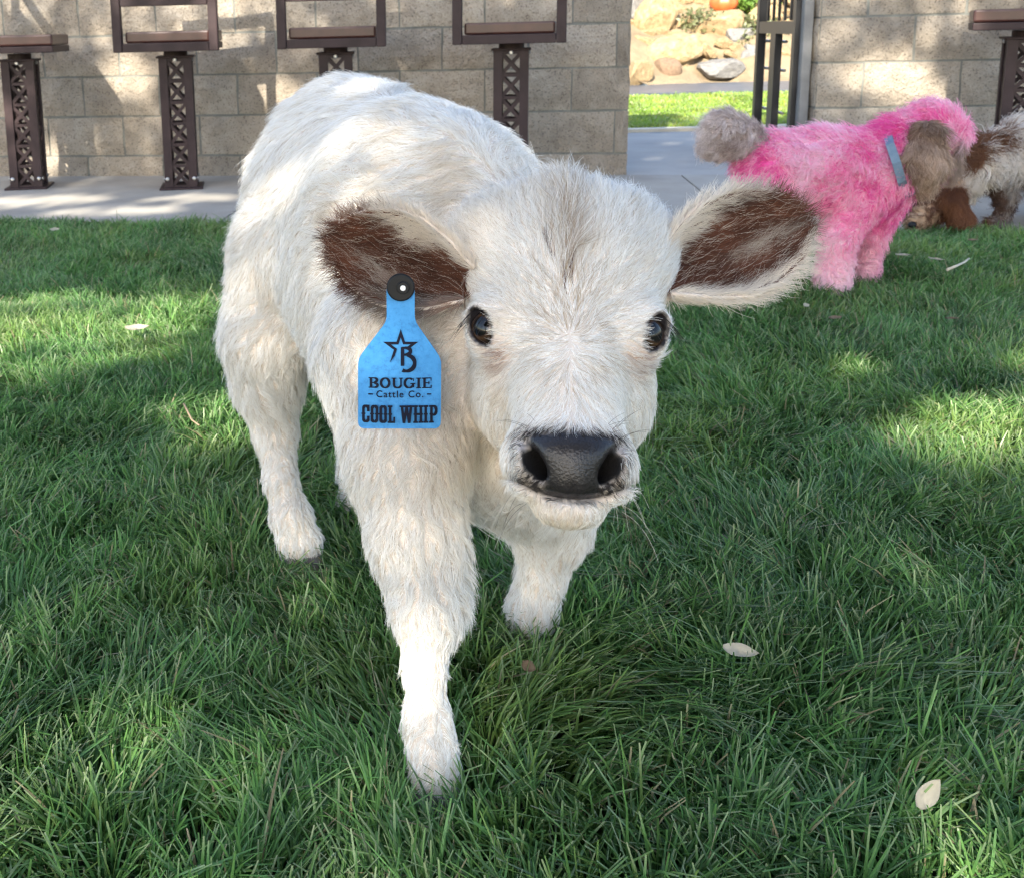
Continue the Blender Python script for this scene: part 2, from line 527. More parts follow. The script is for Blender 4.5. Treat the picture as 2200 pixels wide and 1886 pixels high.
# ================================================================== block walls
CH, CW, ZB = 0.203, 0.4064, 0.1032
WALL_N = 9                                        # full courses above the half-buried one
def block_meshes():
    out = []
    r = random.Random(3)
    for wk, wd_ in (('full', CW - 0.010), ('half', CW / 2 - 0.010)):
        for v_ in range(6):
            bm = bmesh.new()
            nx, nz = (5, 3) if wk == 'full' else (3, 3)
            g = [[None] * (nz + 1) for _ in range(nx + 1)]
            for i in range(nx + 1):
                for k in range(nz + 1):
                    rim = i in (0, nx) or k in (0, nz)
                    x = (i / nx - 0.5) * wd_ + (0 if i in (0, nx) else r.uniform(-.012, .012)); z = (k / nz - 0.5) * (CH - 0.010)
                    if rim: x += r.uniform(-.0025, .0025); z += r.uniform(-.0022, .0022)
                    y = r.uniform(-0.002, 0.003) if rim else -r.uniform(0.003, 0.014)
                    g[i][k] = bm.verts.new((x, y, z))
            for i in range(nx):
                for k in range(nz):
                    bm.faces.new((g[i][k], g[i + 1][k], g[i + 1][k + 1], g[i][k + 1]))
            loop = [g[i][0] for i in range(nx)] + [g[nx][k] for k in range(nz)] + [g[nx - i][nz] for i in range(nx)] + [g[0][nz - k] for k in range(nz)]
            back = [bm.verts.new((q.co.x, 0.05, q.co.z)) for q in loop]
            for i in range(len(loop)):
                j = (i + 1) % len(loop)
                bm.faces.new((loop[j], loop[i], back[i], back[j]))
            me = bpy.data.meshes.new('block_' + wk)
            bm.to_mesh(me); bm.free()
            me.materials.append(M_block)
            out.append((wk, me))
    return [x[1] for x in out if x[0] == 'full'], [x[1] for x in out if x[0] == 'half']
B_full, B_half = block_meshes()
wall_rot = Matrix.Rotation(-WYAW, 4, 'Z')
def block_wall(s0, s1, s_ref, label, ends):
    root = empty('block_wall', wall_pt((s0 + s1) / 2, 0))
    tag(root, label, 'wall')
    bm = bmesh.new()
    mtx = frame(wall_pt(0, 0), WU, WN, (0, 0, 1))
    bm_box(bm, (s0 + 0.004, 0.004, -0.06), (s1 - 0.004, 0.190, ZB + WALL_N * CH - 0.004), mtx)
    bm_obj('mortar_core', bm, M_mortar, root)
    r = random.Random(int(s0 * 100))
    def put(me, sc, z, sx=1.0, turn=0.0, off=0.0, flip=1):
        o = link('block', me, root)
        o.matrix_basis = Matrix.Translation(Vector(wall_pt(sc, z, off))) @ wall_rot @ Matrix.Rotation(turn, 4, 'Z') @ Matrix.Diagonal((sx, 1, flip, 1))
    for k in range(-1, WALL_N):
        z = ZB + (k + 0.5) * CH
        off = 0.0 if k % 2 == 0 else CW / 2
        # joints at s_ref + off + i*CW, cut to the wall's ends
        i0 = math.floor((s0 - s_ref - off) / CW)
        s = s_ref + off + i0 * CW
        while s < s1 - 1e-6:
            a_, b_ = max(s, s0), min(s + CW, s1)
            w = b_ - a_
            if w > 0.03:
                fl = -1 if (r.random() < 0.5) else 1
                if w > CW * 0.6: put(r.choice(B_full), (a_ + b_) / 2, z, w / CW, 0, 0, fl)
                else: put(r.choice(B_half), (a_ + b_) / 2, z, w / (CW / 2), 0, 0, fl)
            s += CW
        for e in ends:
            se = s1 if e > 0 else s0
            o = link('block', r.choice(B_half), root)
            o.matrix_basis = Matrix.Translation(Vector(wall_pt(se, z, -0.098))) @ wall_rot @ Matrix.Rotation(e * math.pi / 2, 4, 'Z') @ Matrix.Diagonal((0.92, 1, 1, 1))
    bm = bmesh.new()
    bm_box(bm, (s0 - 0.03, -0.03, ZB + WALL_N * CH), (s1 + 0.03, 0.23, ZB + WALL_N * CH + 0.06), mtx)
    bm_obj('coping', bm, M_block, root, bevel=0.006)
    return root
sj = float(WU @ on_wall(1042, 30))
sL1 = float(WU @ on_wall(1352, 200)); sR0 = float(WU @ on_wall(1752, 200))
block_wall(sj - 12 * CW, sL1, sj - CW / 2, 'long tan split-face block wall behind the row of bar stools', (1,))
block_wall(sR0, sR0 + 7 * CW, float(WU @ on_wall(1860, 90)) - CW / 2, 'tan split-face block wall beside the black gate, behind the pink dog', (-1,))

# ================================================================== bar stools
def lattice_mesh(name, wd_, ht, np_, thick):
    """one face of the pedestal: side flanges, cross bars and an X in every panel"""
    bm = bmesh.new()
    fl = 0.036
    ph = ht / np_
    bw = 0.015
    def bar(p0, p1, w, y0=0.0):
        d = Vector((p1[0] - p0[0], 0, p1[1] - p0[1])); L = d.length; d.normalize()
        s = Vector((-d.z, 0, d.x)) * w / 2
        q = [Vector((p0[0], 0, p0[1])) + s, Vector((p0[0], 0, p0[1])) - s, Vector((p1[0], 0, p1[1])) - s, Vector((p1[0], 0, p1[1])) + s]
        a = [bm.verts.new((v_.x, y0, v_.z)) for v_ in q]; b_ = [bm.verts.new((v_.x, y0 + thick, v_.z)) for v_ in q]
        bm.faces.new(a); bm.faces.new(b_[::-1])
        for i in range(4): bm.faces.new((a[i], b_[i], b_[(i + 1) % 4], a[(i + 1) % 4]))
    h = wd_ / 2 - fl
    for i in range(np_ + 1):
        bar((-h, i * ph), (h, i * ph), 0.014)
    for i in range(np_):
        bar((-h, i * ph + 0.006), (h, (i + 1) * ph - 0.006), bw, 0.0007); bar((-h, (i + 1) * ph - 0.006), (h, i * ph + 0.006), bw, 0.0014)
    bmesh.ops.recalc_face_normals(bm, faces=bm.faces)
    me = bpy.data.meshes.new(name)
    bm.to_mesh(me); bm.free(); me.materials.append(M_iron)
    return me
PW, PH = 0.150, 0.605
ME_lat = lattice_mesh('lattice_panel', PW, PH - 0.02, 6, 0.005)
def box_mesh(name, lo, hi, mat, bevel=0.0):
    bm = bmesh.new(); bm_box(bm, lo, hi)
    if bevel: bmesh.ops.bevel(bm, geom=list(bm.edges), offset=bevel, segments=2, affect='EDGES', profile=0.5)
    me = bpy.data.meshes.new(name); bm.to_mesh(me); bm.free(); me.materials.append(mat)
    return me
def l_post(name):
    bm = bmesh.new()
    h = PW / 2
    poly = [(-h, -h), (-h + 0.038, -h), (-h + 0.038, -h + 0.006), (-h + 0.006, -h + 0.006), (-h + 0.006, -h + 0.038), (-h, -h + 0.038)]
    a = [bm.verts.new((x, y, 0)) for x, y in poly]; b_ = [bm.verts.new((x, y, PH)) for x, y in poly]
    bm.faces.new(a[::-1]); bm.faces.new(b_)
    for i in range(6): bm.faces.new((a[i], a[(i + 1) % 6], b_[(i + 1) % 6], b_[i]))
    bmesh.ops.recalc_face_normals(bm, faces=bm.faces)
    me = bpy.data.meshes.new(name); bm.to_mesh(me); bm.free(); me.materials.append(M_iron)
    return me
ME_post = l_post('corner_post')
ME_base = box_mesh('base_plate', (-0.10, -0.10, 0.0), (0.10, 0.10, 0.010), M_iron, 0.003)
ME_cap = box_mesh('cap_plate', (-0.085, -0.085, PH), (0.085, 0.085, PH + 0.010), M_iron, 0.003)
bm = bmesh.new(); bm_tube(bm, [(0, 0, PH + 0.010), (0, 0, PH + 0.035)], [0.055, 0.055], 20)
ME_swiv = bpy.data.meshes.new('swivel'); bm.to_mesh(ME_swiv); bm.free(); ME_swiv.materials.append(M_iron)
bm = bmesh.new(); bm_tube(bm, [(0, 0, 0), (0, 0, 0.006), (0, 0, 0.009)], [0.009, 0.009, 0.005], 10)
ME_bolt = bpy.data.meshes.new('bolt'); bm.to_mesh(ME_bolt); bm.free(); ME_bolt.materials.append(M_bolt)
ZS = PH + 0.035
SW = 0.215
def seat_meshes():
    r = {}
    r['seat_pan'] = box_mesh('seat_pan', (-0.19, -0.17, ZS + 0.004), (0.19, 0.20, ZS + 0.034), M_iron, 0.004)
    me = box_mesh('seat_cushion', (-0.190, -0.165, ZS + 0.036), (0.190, 0.200, ZS + 0.086), M_seat, 0.009)
    r['seat_cushion'] = me
    r['back_post'] = box_mesh('back_post', (-0.0205, -0.018, ZS - 0.004), (0.0205, 0.018, ZS + 0.52), M_iron, 0.004)
    r['back_rail'] = box_mesh('back_rail', (-SW + 0.022, -0.016, -0.0195), (SW - 0.022, 0.016, 0.0195), M_iron, 0.003)
    return r
SM = seat_meshes()
def bar_stool(s, off, turn_p, turn_s, label):
    p = wall_pt(s, 0, off)
    root = empty('bar_stool', p)
    tag(root, label, 'bar stool', 'bar stools fixed along the block wall')
    base = Matrix.Translation(Vector(p)) @ wall_rot @ Matrix.Rotation(turn_p, 4, 'Z')
    def put(name, me, m_, par=None):
        o = link(name, me, par or root); o.matrix_basis = m_; return o
    put('base_plate', ME_base, base)
    for q in range(4):
        mr = base @ Matrix.Rotation(q * math.pi / 2, 4, 'Z')
        put('corner_post', ME_post, mr)
        put('lattice_panel', ME_lat, mr @ Matrix.Translation((0, -PW / 2 + 0.0075, 0.012)))
        put('bolt', ME_bolt, mr @ Matrix.Translation((0, -PW / 2 + 0.001, PH - 0.008)) @ Matrix.Rotation(math.pi / 2, 4, 'X'))
        for sx in (-1, 1):
            put('bolt', ME_bolt, mr @ Matrix.Translation((sx * 0.062, -PW / 2 + 0.001, 0.05)) @ Matrix.Rotation(math.pi / 2, 4, 'X'))
    put('cap_plate', ME_cap, base); 
    put('swivel', ME_swiv, base)
    sb = Matrix.Translation(Vector(p)) @ wall_rot @ Matrix.Rotation(turn_s, 4, 'Z')
    sp = put('seat_pan', SM['seat_pan'], sb)
    put('seat_cushion', SM['seat_cushion'], sb)
    for sx in (-1, 1):
        put('back_post', SM['back_post'], sb @ Matrix.Translation((sx * SW, -0.195, 0)))
    for z in (0.016, 0.215, 0.35, 0.50):
        put('back_rail', SM['back_rail'], sb @ Matrix.Translation((0, -0.195, ZS + z)))
    return root
s2 = float(WU @ on_ground(384, 404)); off_s = WDIST - float(WN @ on_ground(384, 404)) - 0.02
def s_of(px, py): 
    d = ray(px, py); p = CAM + d * ((WDIST - off_s) / (WN @ d)); return float(WU @ p)
bar_stool(s_of(52, 250), off_s, math.radians(14), math.radians(-78), 'brown steel bar stool turned sideways at the outer end of the long wall')
bar_stool(s_of(384, 250), off_s, math.radians(14), math.radians(6), 'brown steel bar stool next to the sideways one, standing clear of the calf')
bar_stool(s_of(722, 150), off_s, math.radians(8), math.radians(4), 'brown steel bar stool mostly hidden behind the rump of the calf')
bar_stool(s_of(1098, 200), off_s, math.radians(-2), math.radians(-4), 'brown steel bar stool standing between the calf head and the end of the long wall')
bar_stool(s_of(2195, 200), off_s, math.radians(-16), math.radians(70), 'brown steel bar stool behind the brown and white dog')

# ================================================================== gate in the gap
gate = empty('metal_gate', wall_pt(sR0 - 0.05, 0, -0.1))
tag(gate, 'black steel gate standing open in the gap between the block walls', 'gate')
hinge = wall_pt(sR0 - 0.055, 0, -0.08)
gd = norm(np.array([*(at(1626, 200, hinge[1] + 0.72) - hinge)[:2], 0.0]))
gmx = frame(hinge, gd, np.cross((0, 0, 1), gd), (0, 0, 1))
gwid = float(np.linalg.norm((at(1626, 200, hinge[1] + 0.72) - hinge)[:2]))
def gpart(name, lo, hi, mat=None):
    bm = bmesh.new(); bm_box(bm, lo, hi, gmx)
    bmesh.ops.recalc_face_normals(bm, faces=bm.faces)
    return bm_obj(name, bm, mat or M_gate, gate)
gpart('stile', (0.03, -0.02, 0.06), (0.075, 0.02, 1.75))
gpart('stile', (gwid - 0.045, -0.02, 0.06), (gwid, 0.02, 1.75))
gpart('mid_stile', (gwid * 0.50, -0.017, 0.102), (gwid * 0.50 + 0.09, 0.017, 0.64))
gpart('rail', (0.076, -0.018, 0.06), (gwid - 0.046, 0.018, 0.10))
gpart('rail', (0.076, -0.018, 0.64), (gwid - 0.046, 0.018, 0.70))
gpart('rail', (0.076, -0.018, 1.69), (gwid - 0.046, 0.018, 1.75))
for i in range(1, 6):
    x = 0.075 + (gwid - 0.12) * i / 6
    gpart('bar', (x - 0.006, -0.006, 0.702), (x + 0.006, 0.006, 1.688))
for z in (0.25, 0.46, 0.60):
    for xx in (gwid - 0.02, gwid * 0.5 + 0.045):
        bm = bmesh.new()
        bm_tube(bm, [gmx @ Vector((xx - 0.09, -0.024, z)), gmx @ Vector((xx + 0.03, -0.024, z))], 0.008, 8)
        bm_obj('strap', bm, M_bolt, gate)
bm = bmesh.new(); bm_box(bm, (sR0 - 0.055, -0.03, 0.0), (sR0 - 0.012, 0.02, 1.9), frame(wall_pt(0, 0, -0.08), WU, WN, (0, 0, 1)))
gp = bm_obj('gate_post', bm, noisy('grey_steel', [(0.3, (0.12, 0.12, 0.125)), (0.7, (0.2, 0.2, 0.2))], 9, 0.45, metallic=0.3), gate, bevel=0.003)

# ================================================================== the sunlit garden beyond the gap
kerb = slab('kerb', [(-1.5, LAWN0 - 0.10, 0), (9.0, LAWN0 - 0.10, 0), (9.0, LAWN0, 0), (-1.5, LAWN0, 0)], -0.05, 0.018, noisy('pale_kerb', [(0.3, (0.5, 0.44, 0.34)), (0.7, (0.62, 0.56, 0.44))], 6, 0.9, 0.3, 60))
tag(kerb, kind='structure')
tag(link('far_lawn_soil', raw_mesh('far_lawn_soil', [(-1.5, LAWN0, -0.02), (11, LAWN0, -0.02), (11, LAWN1, -0.02), (-1.5, LAWN1, -0.02)], [(0, 1, 2, 3)], M_soil)), kind='structure')
edge2 = slab('slate_edging', [(-1.5, LAWN1, 0), (12, LAWN1, 0), (12, LAWN1 + 1.5, 0), (-1.5, LAWN1 + 1.5, 0)], -0.05, 0.03, M_pond)
tag(edge2, kind='structure')
RY = LAWN1 + 1.35
nx, ny = 60, 26
gx, gy = np.meshgrid(np.linspace(-1, 13, nx), np.linspace(0, 5.5, ny), indexing='ij')
P = np.stack([gx.ravel(), RY + gy.ravel(), np.zeros(nx * ny)], 1)
P[:, 2] = -0.05 + 0.62 * gy.ravel() + 0.22 * noise(P, 0.9, 5) + 0.10 * noise(P, 2.6, 6)
F = np.array([(i * ny + j, (i + 1) * ny + j, (i + 1) * ny + j + 1, i * ny + j + 1) for i in range(nx - 1) for j in range(ny - 1)])
tag(link('rock_bank', raw_mesh('rock_bank', P, F, M_bank, True)), kind='structure')
def boulder_mesh(seed, flat=0.6):
    bm = bmesh.new()
    bmesh.ops.create_icosphere(bm, subdivisions=3, radius=1.0)
    r = np.random.default_rng(seed)
    v_ = np.array([q.co for q in bm.verts])
    # clip by random planes for facets, then roughen
    for _ in range(9):
        n_ = norm(r.normal(0, 1, 3)); h_ = r.uniform(0.55, 0.85)
        d_ = v_ @ n_ - h_
        v_ = v_ - np.maximum(d_, 0)[:, None] * n_
    v_ += 0.05 * norm(v_) * noise(v_, 3.0, seed)[:, None]
    for q, c in zip(bm.verts, v_): q.co = c
    me = bpy.data.meshes.new('boulder'); bm.to_mesh(me); bm.free()
    return me
BM = [boulder_mesh(i) for i in range(7)]
def boulder(px0, px1, py0, py1, Y, mi, label, depth=0.8, rot=0.0, seed=0, group=None):
    w = (at(px1, (py0 + py1) / 2, Y) - at(px0, (py0 + py1) / 2, Y))[0]; h_ = (at(px0, py0, Y) - at(px0, py1, Y))[2]
    c = at((px0 + px1) / 2, (py0 + py1) / 2, Y)
    me = BM[seed % 7].copy(); me.materials.append(M_rock[mi])
    o = link('boulder', me)
    o.location = c; o.scale = (w * 0.58, w * depth * 0.5, h_ * 0.6); o.rotation_euler = (0, rot, seed * 1.3 if abs(w - h_) < 0.3 * w else 0)
    tag(o, label, 'rock', group)
    return o
Yr = RY + 0.35
def on_bank(px, py):
    d = ray(px, py)
    t_ = (0.62 * RY + 0.05 + CAM_H) / (0.62 * d[1] - d[2])      # z = -0.05 + 0.62 (Y - RY)
    return CAM + d * t_
boulder(1330, 1412, 128, 190, Yr - 0.2, 0, 'pale boulder at the foot of the rock bank against the long wall', seed=1)
boulder(1398, 1460, 124, 176, Yr + 0.1, 1, 'brown boulder at the foot of the sunlit rock bank', seed=2)
boulder(1438, 1498, 122, 176, Yr + 0.3, 0, 'tan boulder between the brown and the grey boulder', seed=3)
boulder(1490, 1592, 126, 170, Yr + 0.1, 2, 'wide grey boulder at the foot of the sunlit rock bank', seed=4)
boulder(1585, 1640, 110, 168, Yr + 0.3, 2, 'small grey boulder behind the open gate', seed=5)
boulder(1372, 1452, -30, 78, on_bank(1412, 60)[1], 0, 'tall leaning slab of tan rock on the bank', rot=0.35, seed=6)
boulder(1330, 1385, -40, 60, on_bank(1360, 50)[1], 2, 'grey rough rock beside the tall leaning slab', seed=3)
rr = random.Random(12)
spots = []
for i in range(900):                                   # loose rocks over the bank
    x, y, w = rr.uniform(1290, 1790), rr.uniform(-70, 122), rr.choice((28, 40, 55, 75, 100, 125))
    if all(math.hypot((x - a_) * 0.8, (y - b_) * 1.5) > 0.27 * (w + c_) for a_, b_, c_ in spots): spots.append((x, y, w))
for i, (x, y, w) in enumerate(spots):
    mi = 0 if rr.random() < 0.80 else rr.choice((1, 2))
    lab = ['rough tan rock lying loose on the sunlit bank', 'rough brown rock lying among tan ones on the sunlit bank', 'rough grey rock lying among tan ones on the sunlit bank'][mi]
    boulder(x - w / 2, x + w / 2, y - w * 0.30, y + w * 0.33, on_bank(x, y)[1] + 0.02, mi, lab, rot=rr.uniform(-.5, .5), seed=i, group=['loose tan', 'loose brown', 'loose grey'][mi] + ' rocks on the bank')
# pumpkin
pc = at(1555, 8, on_bank(1560, 24)[1] - 0.05)
pk = empty('pumpkin', pc - np.array([0, 0, 0.17]))
tag(pk, 'round orange pumpkin sitting on the rock bank', 'pumpkin')
bm = bmesh.new()
bmesh.ops.create_uvsphere(bm, u_segments=48, v_segments=20, radius=1.0)
for q in bm.verts:
    th = math.atan2(q.co.y, q.co.x)
    k = 1 - 0.10 * abs(math.cos(th * 5)) ** 0.5 * 1.0 + 0.05
    q.co.x *= 0.17 * k; q.co.y *= 0.17 * k; q.co.z *= 0.13 * (1 - 0.25 * math.exp(-(math.hypot(q.co.x, q.co.y) / 0.05) ** 2))
    q.co += Vector(pc)
bm_obj('rind', bm, noisy('pumpkin_rind', [(0.3, (0.42, 0.075, 0.02)), (0.7, (0.52, 0.12, 0.03))], 12, 0.45), pk, True)
bm = bmesh.new(); bm_tube(bm, [Vector(pc) + Vector((0, 0, .11)), Vector(pc) + Vector((.01, 0, .17)), Vector(pc) + Vector((.05, 0, .21))], [.03, .02, .018], 8)
bm_obj('stem', bm, M_bark, pk, True)

# ================================================================== trees and shrubs
def leaf_cloud(n, centres, radii, size, seed, asp=0.62, flat=0.0):
    r = np.random.default_rng(seed)
    k = r.integers(0, len(centres), n)
    c = np.asarray(centres)[k] + np.asarray(radii)[k][:, None] * (norm(r.normal(0, 1, (n, 3))) * (r.random((n, 1)) ** 0.45)) * np.array([1, 1, 0.8])
    d = norm(r.normal(0, 1, (n, 3)) + np.array([0, 0, flat])); s_ = norm(np.cross(d, r.normal(0, 1, (n, 3)))); nn = np.cross(d, s_)
    L = size * (0.7 + 0.6 * r.random((n, 1)))
    Vv = np.stack([c, c + d * L * .5 + s_ * L * asp * .5 + nn * L * .08, c + d * L, c + d * L * .5 - s_ * L * asp * .5 + nn * L * .08], 1).reshape(-1, 3)
    i = np.arange(n) * 4
    return Vv, np.concatenate([np.stack([i, i + 1, i + 2], 1), np.stack([i, i + 2, i + 3], 1)])
# leaves cut away along sun rays, shaped to put sun patches on lawn, patio and wall
GAPS = [(on_ground(190, 668), .34, .15), (on_ground(70, 770), .20, .10), (on_ground(330, 735), .10, .07), (on_ground(1640, 800), .26, .12), (on_ground(1480, 740), .10, .08), (on_ground(2190, 930), .22, .10), (on_ground(2170, 760), .10, .06), (on_ground(480, 900), .08, .05), (on_ground(1500, 1250), .09, .05), (on_ground(60, 432), .35, .10), (on_ground(240, 455), .25, .06), (on_ground(430, 425), .2, .06)] + [
        (on_wall(x, y), a_, b_) for x, y, a_, b_ in ((275, 165, .08, .08), (625, 230, .10, .13), (780, 165, .16, .09), (120, 345, .14, .06), (1915, 165, .16, .12), (1990, 205, .08, .08))]
GAPS = [(c - sun_dir * (c[2] / sun_dir[2]), a_, b_) for c, a_, b_ in GAPS]
def tree(loc, cz, rx, ry, rz, nleaf, seed, label):
    r = np.random.default_rng(seed)
    root = empty('shade_tree', loc)
    tag(root, label, 'tree', 'shade trees behind the lawn')
    nb = 70
    cen = norm(r.normal(0, 1, (nb, 3))) * (r.random((nb, 1)) ** 0.4) * np.array([rx, ry, rz]) * 0.86
    Vv, F = leaf_cloud(nleaf, cen, 0.50 + 0.42 * r.random(nb), 0.125, seed + 1)
    Vv = Vv + np.array([loc[0], loc[1], cz])
    lc = Vv.reshape(-1, 4, 3).mean(1)
    gp_ = lc - sun_dir * (lc[:, 2] / sun_dir[2])[:, None]
    keep = np.ones(len(lc), bool)
    for c, a_, b_ in GAPS:
        wob = 1 + 0.5 * noise(np.concatenate([gp_[:, :2] * 6, lc[:, 2:]], 1), 1.0, 5)
        keep &= ~((((gp_[:, 0] - c[0]) / (a_ + .05)) ** 2 + ((gp_[:, 1] - c[1]) / (b_ * 1.3 + .07)) ** 2 < wob) & (r.random(len(lc)) < 0.97))
    nk = int(keep.sum())
    Vv = Vv.reshape(-1, 4, 3)[keep].reshape(-1, 3)
    i_ = np.arange(nk) * 4
    F = np.concatenate([np.stack([i_, i_ + 1, i_ + 2], 1), np.stack([i_, i_ + 2, i_ + 3], 1)])
    link('crown', raw_mesh('crown', Vv, F, M_leaf), root)
    bm = bmesh.new()
    L = Vector((loc[0], loc[1], -0.06))
    bm_tube(bm, [L, L + Vector((.05, 0, 1.2)), L + Vector((-.05, .1, cz - rz * .6)), L + Vector((0, 0, cz + rz * .3))], [.26, .19, .15, .05], 12)
    for i in range(0, nb, 4):
        c = Vector(cen[i] + np.array([loc[0], loc[1], cz]))
        st = L + Vector((0, 0, cz - rz * r.uniform(.3, .8)))
        bm_tube(bm, [st, (st + c) / 2 + Vector((0, 0, .2)), c], [.075, .045, .012], 7)
    bm_obj('trunk', bm, M_bark, root, True)
tz = 5.0
ox, oy = math.sin(SUN_AZ) * tz / math.tan(SUN_EL), math.cos(SUN_AZ) * tz / math.tan(SUN_EL)
for i, (X, Yp) in enumerate(((-1.9, 3.6), (1.7, 3.9), (4.8, 3.8))):
    tree((X - ox, Yp - oy, -0.06), tz, 3.1, 2.4, 2.05, 24000, 40 + i, ['leafy shade tree behind the camera on the sunny side', 'leafy shade tree in the middle of the row behind the camera', 'leafy shade tree at the far end of the row behind the camera'][i])
def shrub(px, py, Y, w, h_, n, seed, label, mat):
    c = at(px, py, Y)
    r = np.random.default_rng(seed)
    root = empty('shrub', (c[0], c[1], c[2] - h_ / 2)); tag(root, label, 'shrub')
    cen = c + r.normal(0, 0.33, (24, 3)) * np.array([w, w, h_])
    Vv, F = leaf_cloud(n, cen, 0.10 + 0.10 * r.random(24), 0.055, seed)
    link('foliage', raw_mesh('foliage', Vv, F, mat), root)
    bm = bmesh.new()
    b0 = Vector((c[0], c[1], c[2] - h_ * 0.8))
    for q in cen[::2]: bm_tube(bm, [b0, (b0 + Vector(q)) / 2 + Vector((0, 0, .05)), Vector(q)], [.012, .008, .004], 5)
    bm_obj('stem', bm, M_bark, root)
M_shrub = leafy('bright_shrub', (0.10, 0.20, 0.03), (0.22, 0.34, 0.06), 0.35)
M_shrub2 = leafy('dull_shrub', (0.10, 0.12, 0.05), (0.22, 0.22, 0.10), 0.3)
shrub(1612, -2, on_bank(1612, 4)[1], 0.45, 0.35, 1500, 5, 'bright green shrub on the rock bank beside the pumpkin', M_shrub)
shrub(1500, 48, on_bank(1500, 48)[1] - 0.1, 0.30, 0.16, 500, 6, 'low dull green plant among the tan rocks', M_shrub2)
shrub(1640, 60, on_bank(1640, 60)[1] - 0.1, 0.45, 0.22, 800, 7, 'straggly olive plant behind the top of the gate', M_shrub2)
# ================================================================== the calf
rng = np.random.default_rng(7)
M_skin = skin_mat('animal_skin')
M_fur = fur_mat('animal_fur')
def eye_mat(g, hv):
    m, t, b = new_mat('eye_gloss')
    ge = N(t, 'ShaderNodeNewGeometry')
    dot = N(t, 'ShaderNodeVectorMath', operation='DOT_PRODUCT'); dot.inputs[1].default_value = g
    t.links.new(ge.outputs['Normal'], dot.inputs[0])
    c = ramp(t, dot.outputs['Value'], [(0.60, (0.012, 0.008, 0.007)), (0.76, (0.020, 0.011, 0.007)), (0.86, (0.050, 0.026, 0.014)), (0.905, (0.018, 0.010, 0.008)), (0.92, (0.003, 0.003, 0.004))])
    t.links.new(c, b.inputs['Base Color'])
    b.inputs['Roughness'].default_value = 0.05
    b.inputs['Specular IOR Level'].default_value = 0.42
    return m
M_hoof = noisy('hoof_horn', [(0.3, (0.05, 0.045, 0.045)), (0.7, (0.16, 0.14, 0.13))], 60, 0.5, 0.3, 200)

HO = at(1216, 712, 0.900)
v = CAM - HO; v[2] = 0; v = v / np.linalg.norm(v)
yw = math.radians(4)
v = np.array([v[0] * math.cos(yw) - v[1] * math.sin(yw), v[0] * math.sin(yw) + v[1] * math.cos(yw), 0])
hp = math.radians(23)
HF = v * math.cos(hp) + np.array([0, 0, math.sin(hp)])
HUp = np.array([0, 0, 1.0]) - HF * HF[2]; HUp /= np.linalg.norm(HUp)
HX = np.cross(HUp, HF)
ro = 0.012
HX, HUp = HX * math.cos(ro) - HUp * math.sin(ro), HUp * math.cos(ro) + HX * math.sin(ro)
HM = np.stack([HX, HF, HUp])
def hl(p): return (p - HO) @ HM.T          # world -> head
def hw(q): return HO + np.asarray(q) @ HM  # head -> world

A = np.array
BACK = A([-0.43, 0.9, 0.0])
DOWN = A([0, 0, -1.0])
body = []   # a, b, ra, rb, k, flow, hair length, lift
def C(p0, r0, p1, r1, k=0.04, flow=DOWN, L=0.02, lift=0.25):
    body.append((at(*p0), at(*p1), r0, r1, k, norm(A(flow, float)), L, lift))
# trunk
C((746, 400, 1.43), 0.127, (880, 480, 1.24), 0.140, 0.05, BACK + 0.9 * DOWN, 0.026)
C((740, 285, 1.47), 0.076, (800, 330, 1.38), 0.090, 0.05, BACK + 0.5 * DOWN, 0.026)
C((716, 470, 1.41), 0.122, (850, 640, 1.24), 0.128, 0.05, BACK + 1.2 * DOWN, 0.028)
C((885, 425, 1.22), 0.105, (960, 440, 1.17), 0.100, 0.05, BACK + 0.6 * DOWN, 0.026)
C((870, 620, 1.22), 0.122, (935, 790, 1.12), 0.112, 0.05, BACK + 1.2 * DOWN, 0.026)
C((950, 810, 1.11), 0.105, (1060, 930, 1.09), 0.085, 0.05, DOWN, 0.026)
C((1060, 930, 1.08), 0.080, (1130, 1000, 1.10), 0.070, 0.04, DOWN, 0.026)
# neck
C((1000, 540, 1.16), 0.108, (1205, 640, 1.045), 0.078, 0.05, A([-0.7, 0.5, -0.5]), 0.026)
C((1000, 720, 1.12), 0.098, (1150, 790, 1.02), 0.062, 0.05, A([-0.5, 0.3, -0.9]), 0.026)
# near front leg
C((858, 770, 1.045), 0.090, (872, 980, 0.975), 0.056, 0.05, DOWN, 0.022, 0.35)
C((872, 980, 0.975), 0.054, (895, 1150, 0.935), 0.0425, 0.03, DOWN, 0.020, 0.35)
C((895, 1150, 0.935), 0.041, (915, 1265, 0.915), 0.0345, 0.03, DOWN, 0.018, 0.35)
C((917, 1250, 0.908), 0.0330, (918, 1305, 0.900), 0.0310, 0.015, DOWN, 0.014, 0.30)
C((917, 1310, 0.900), 0.0290, (911, 1430, 0.880), 0.0185, 0.02, DOWN, 0.011, 0.22)
C((911, 1430, 0.880), 0.0180, (918, 1545, 0.866), 0.0190, 0.012, DOWN, 0.011, 0.22)
C((918, 1545, 0.866), 0.0200, (926, 1600, 0.858), 0.0215, 0.012, DOWN, 0.014, 0.25)
C((926, 1600, 0.858), 0.0200, (932, 1645, 0.850), 0.0190, 0.012, DOWN, 0.012, 0.2)
C((919, 1645, 0.851), 0.0165, (921, 1684, 0.845), 0.0165, 0.008, DOWN, 0.010, 0.15)
C((949, 1645, 0.851), 0.0165, (951, 1684, 0.845), 0.0165, 0.008, DOWN, 0.010, 0.15)
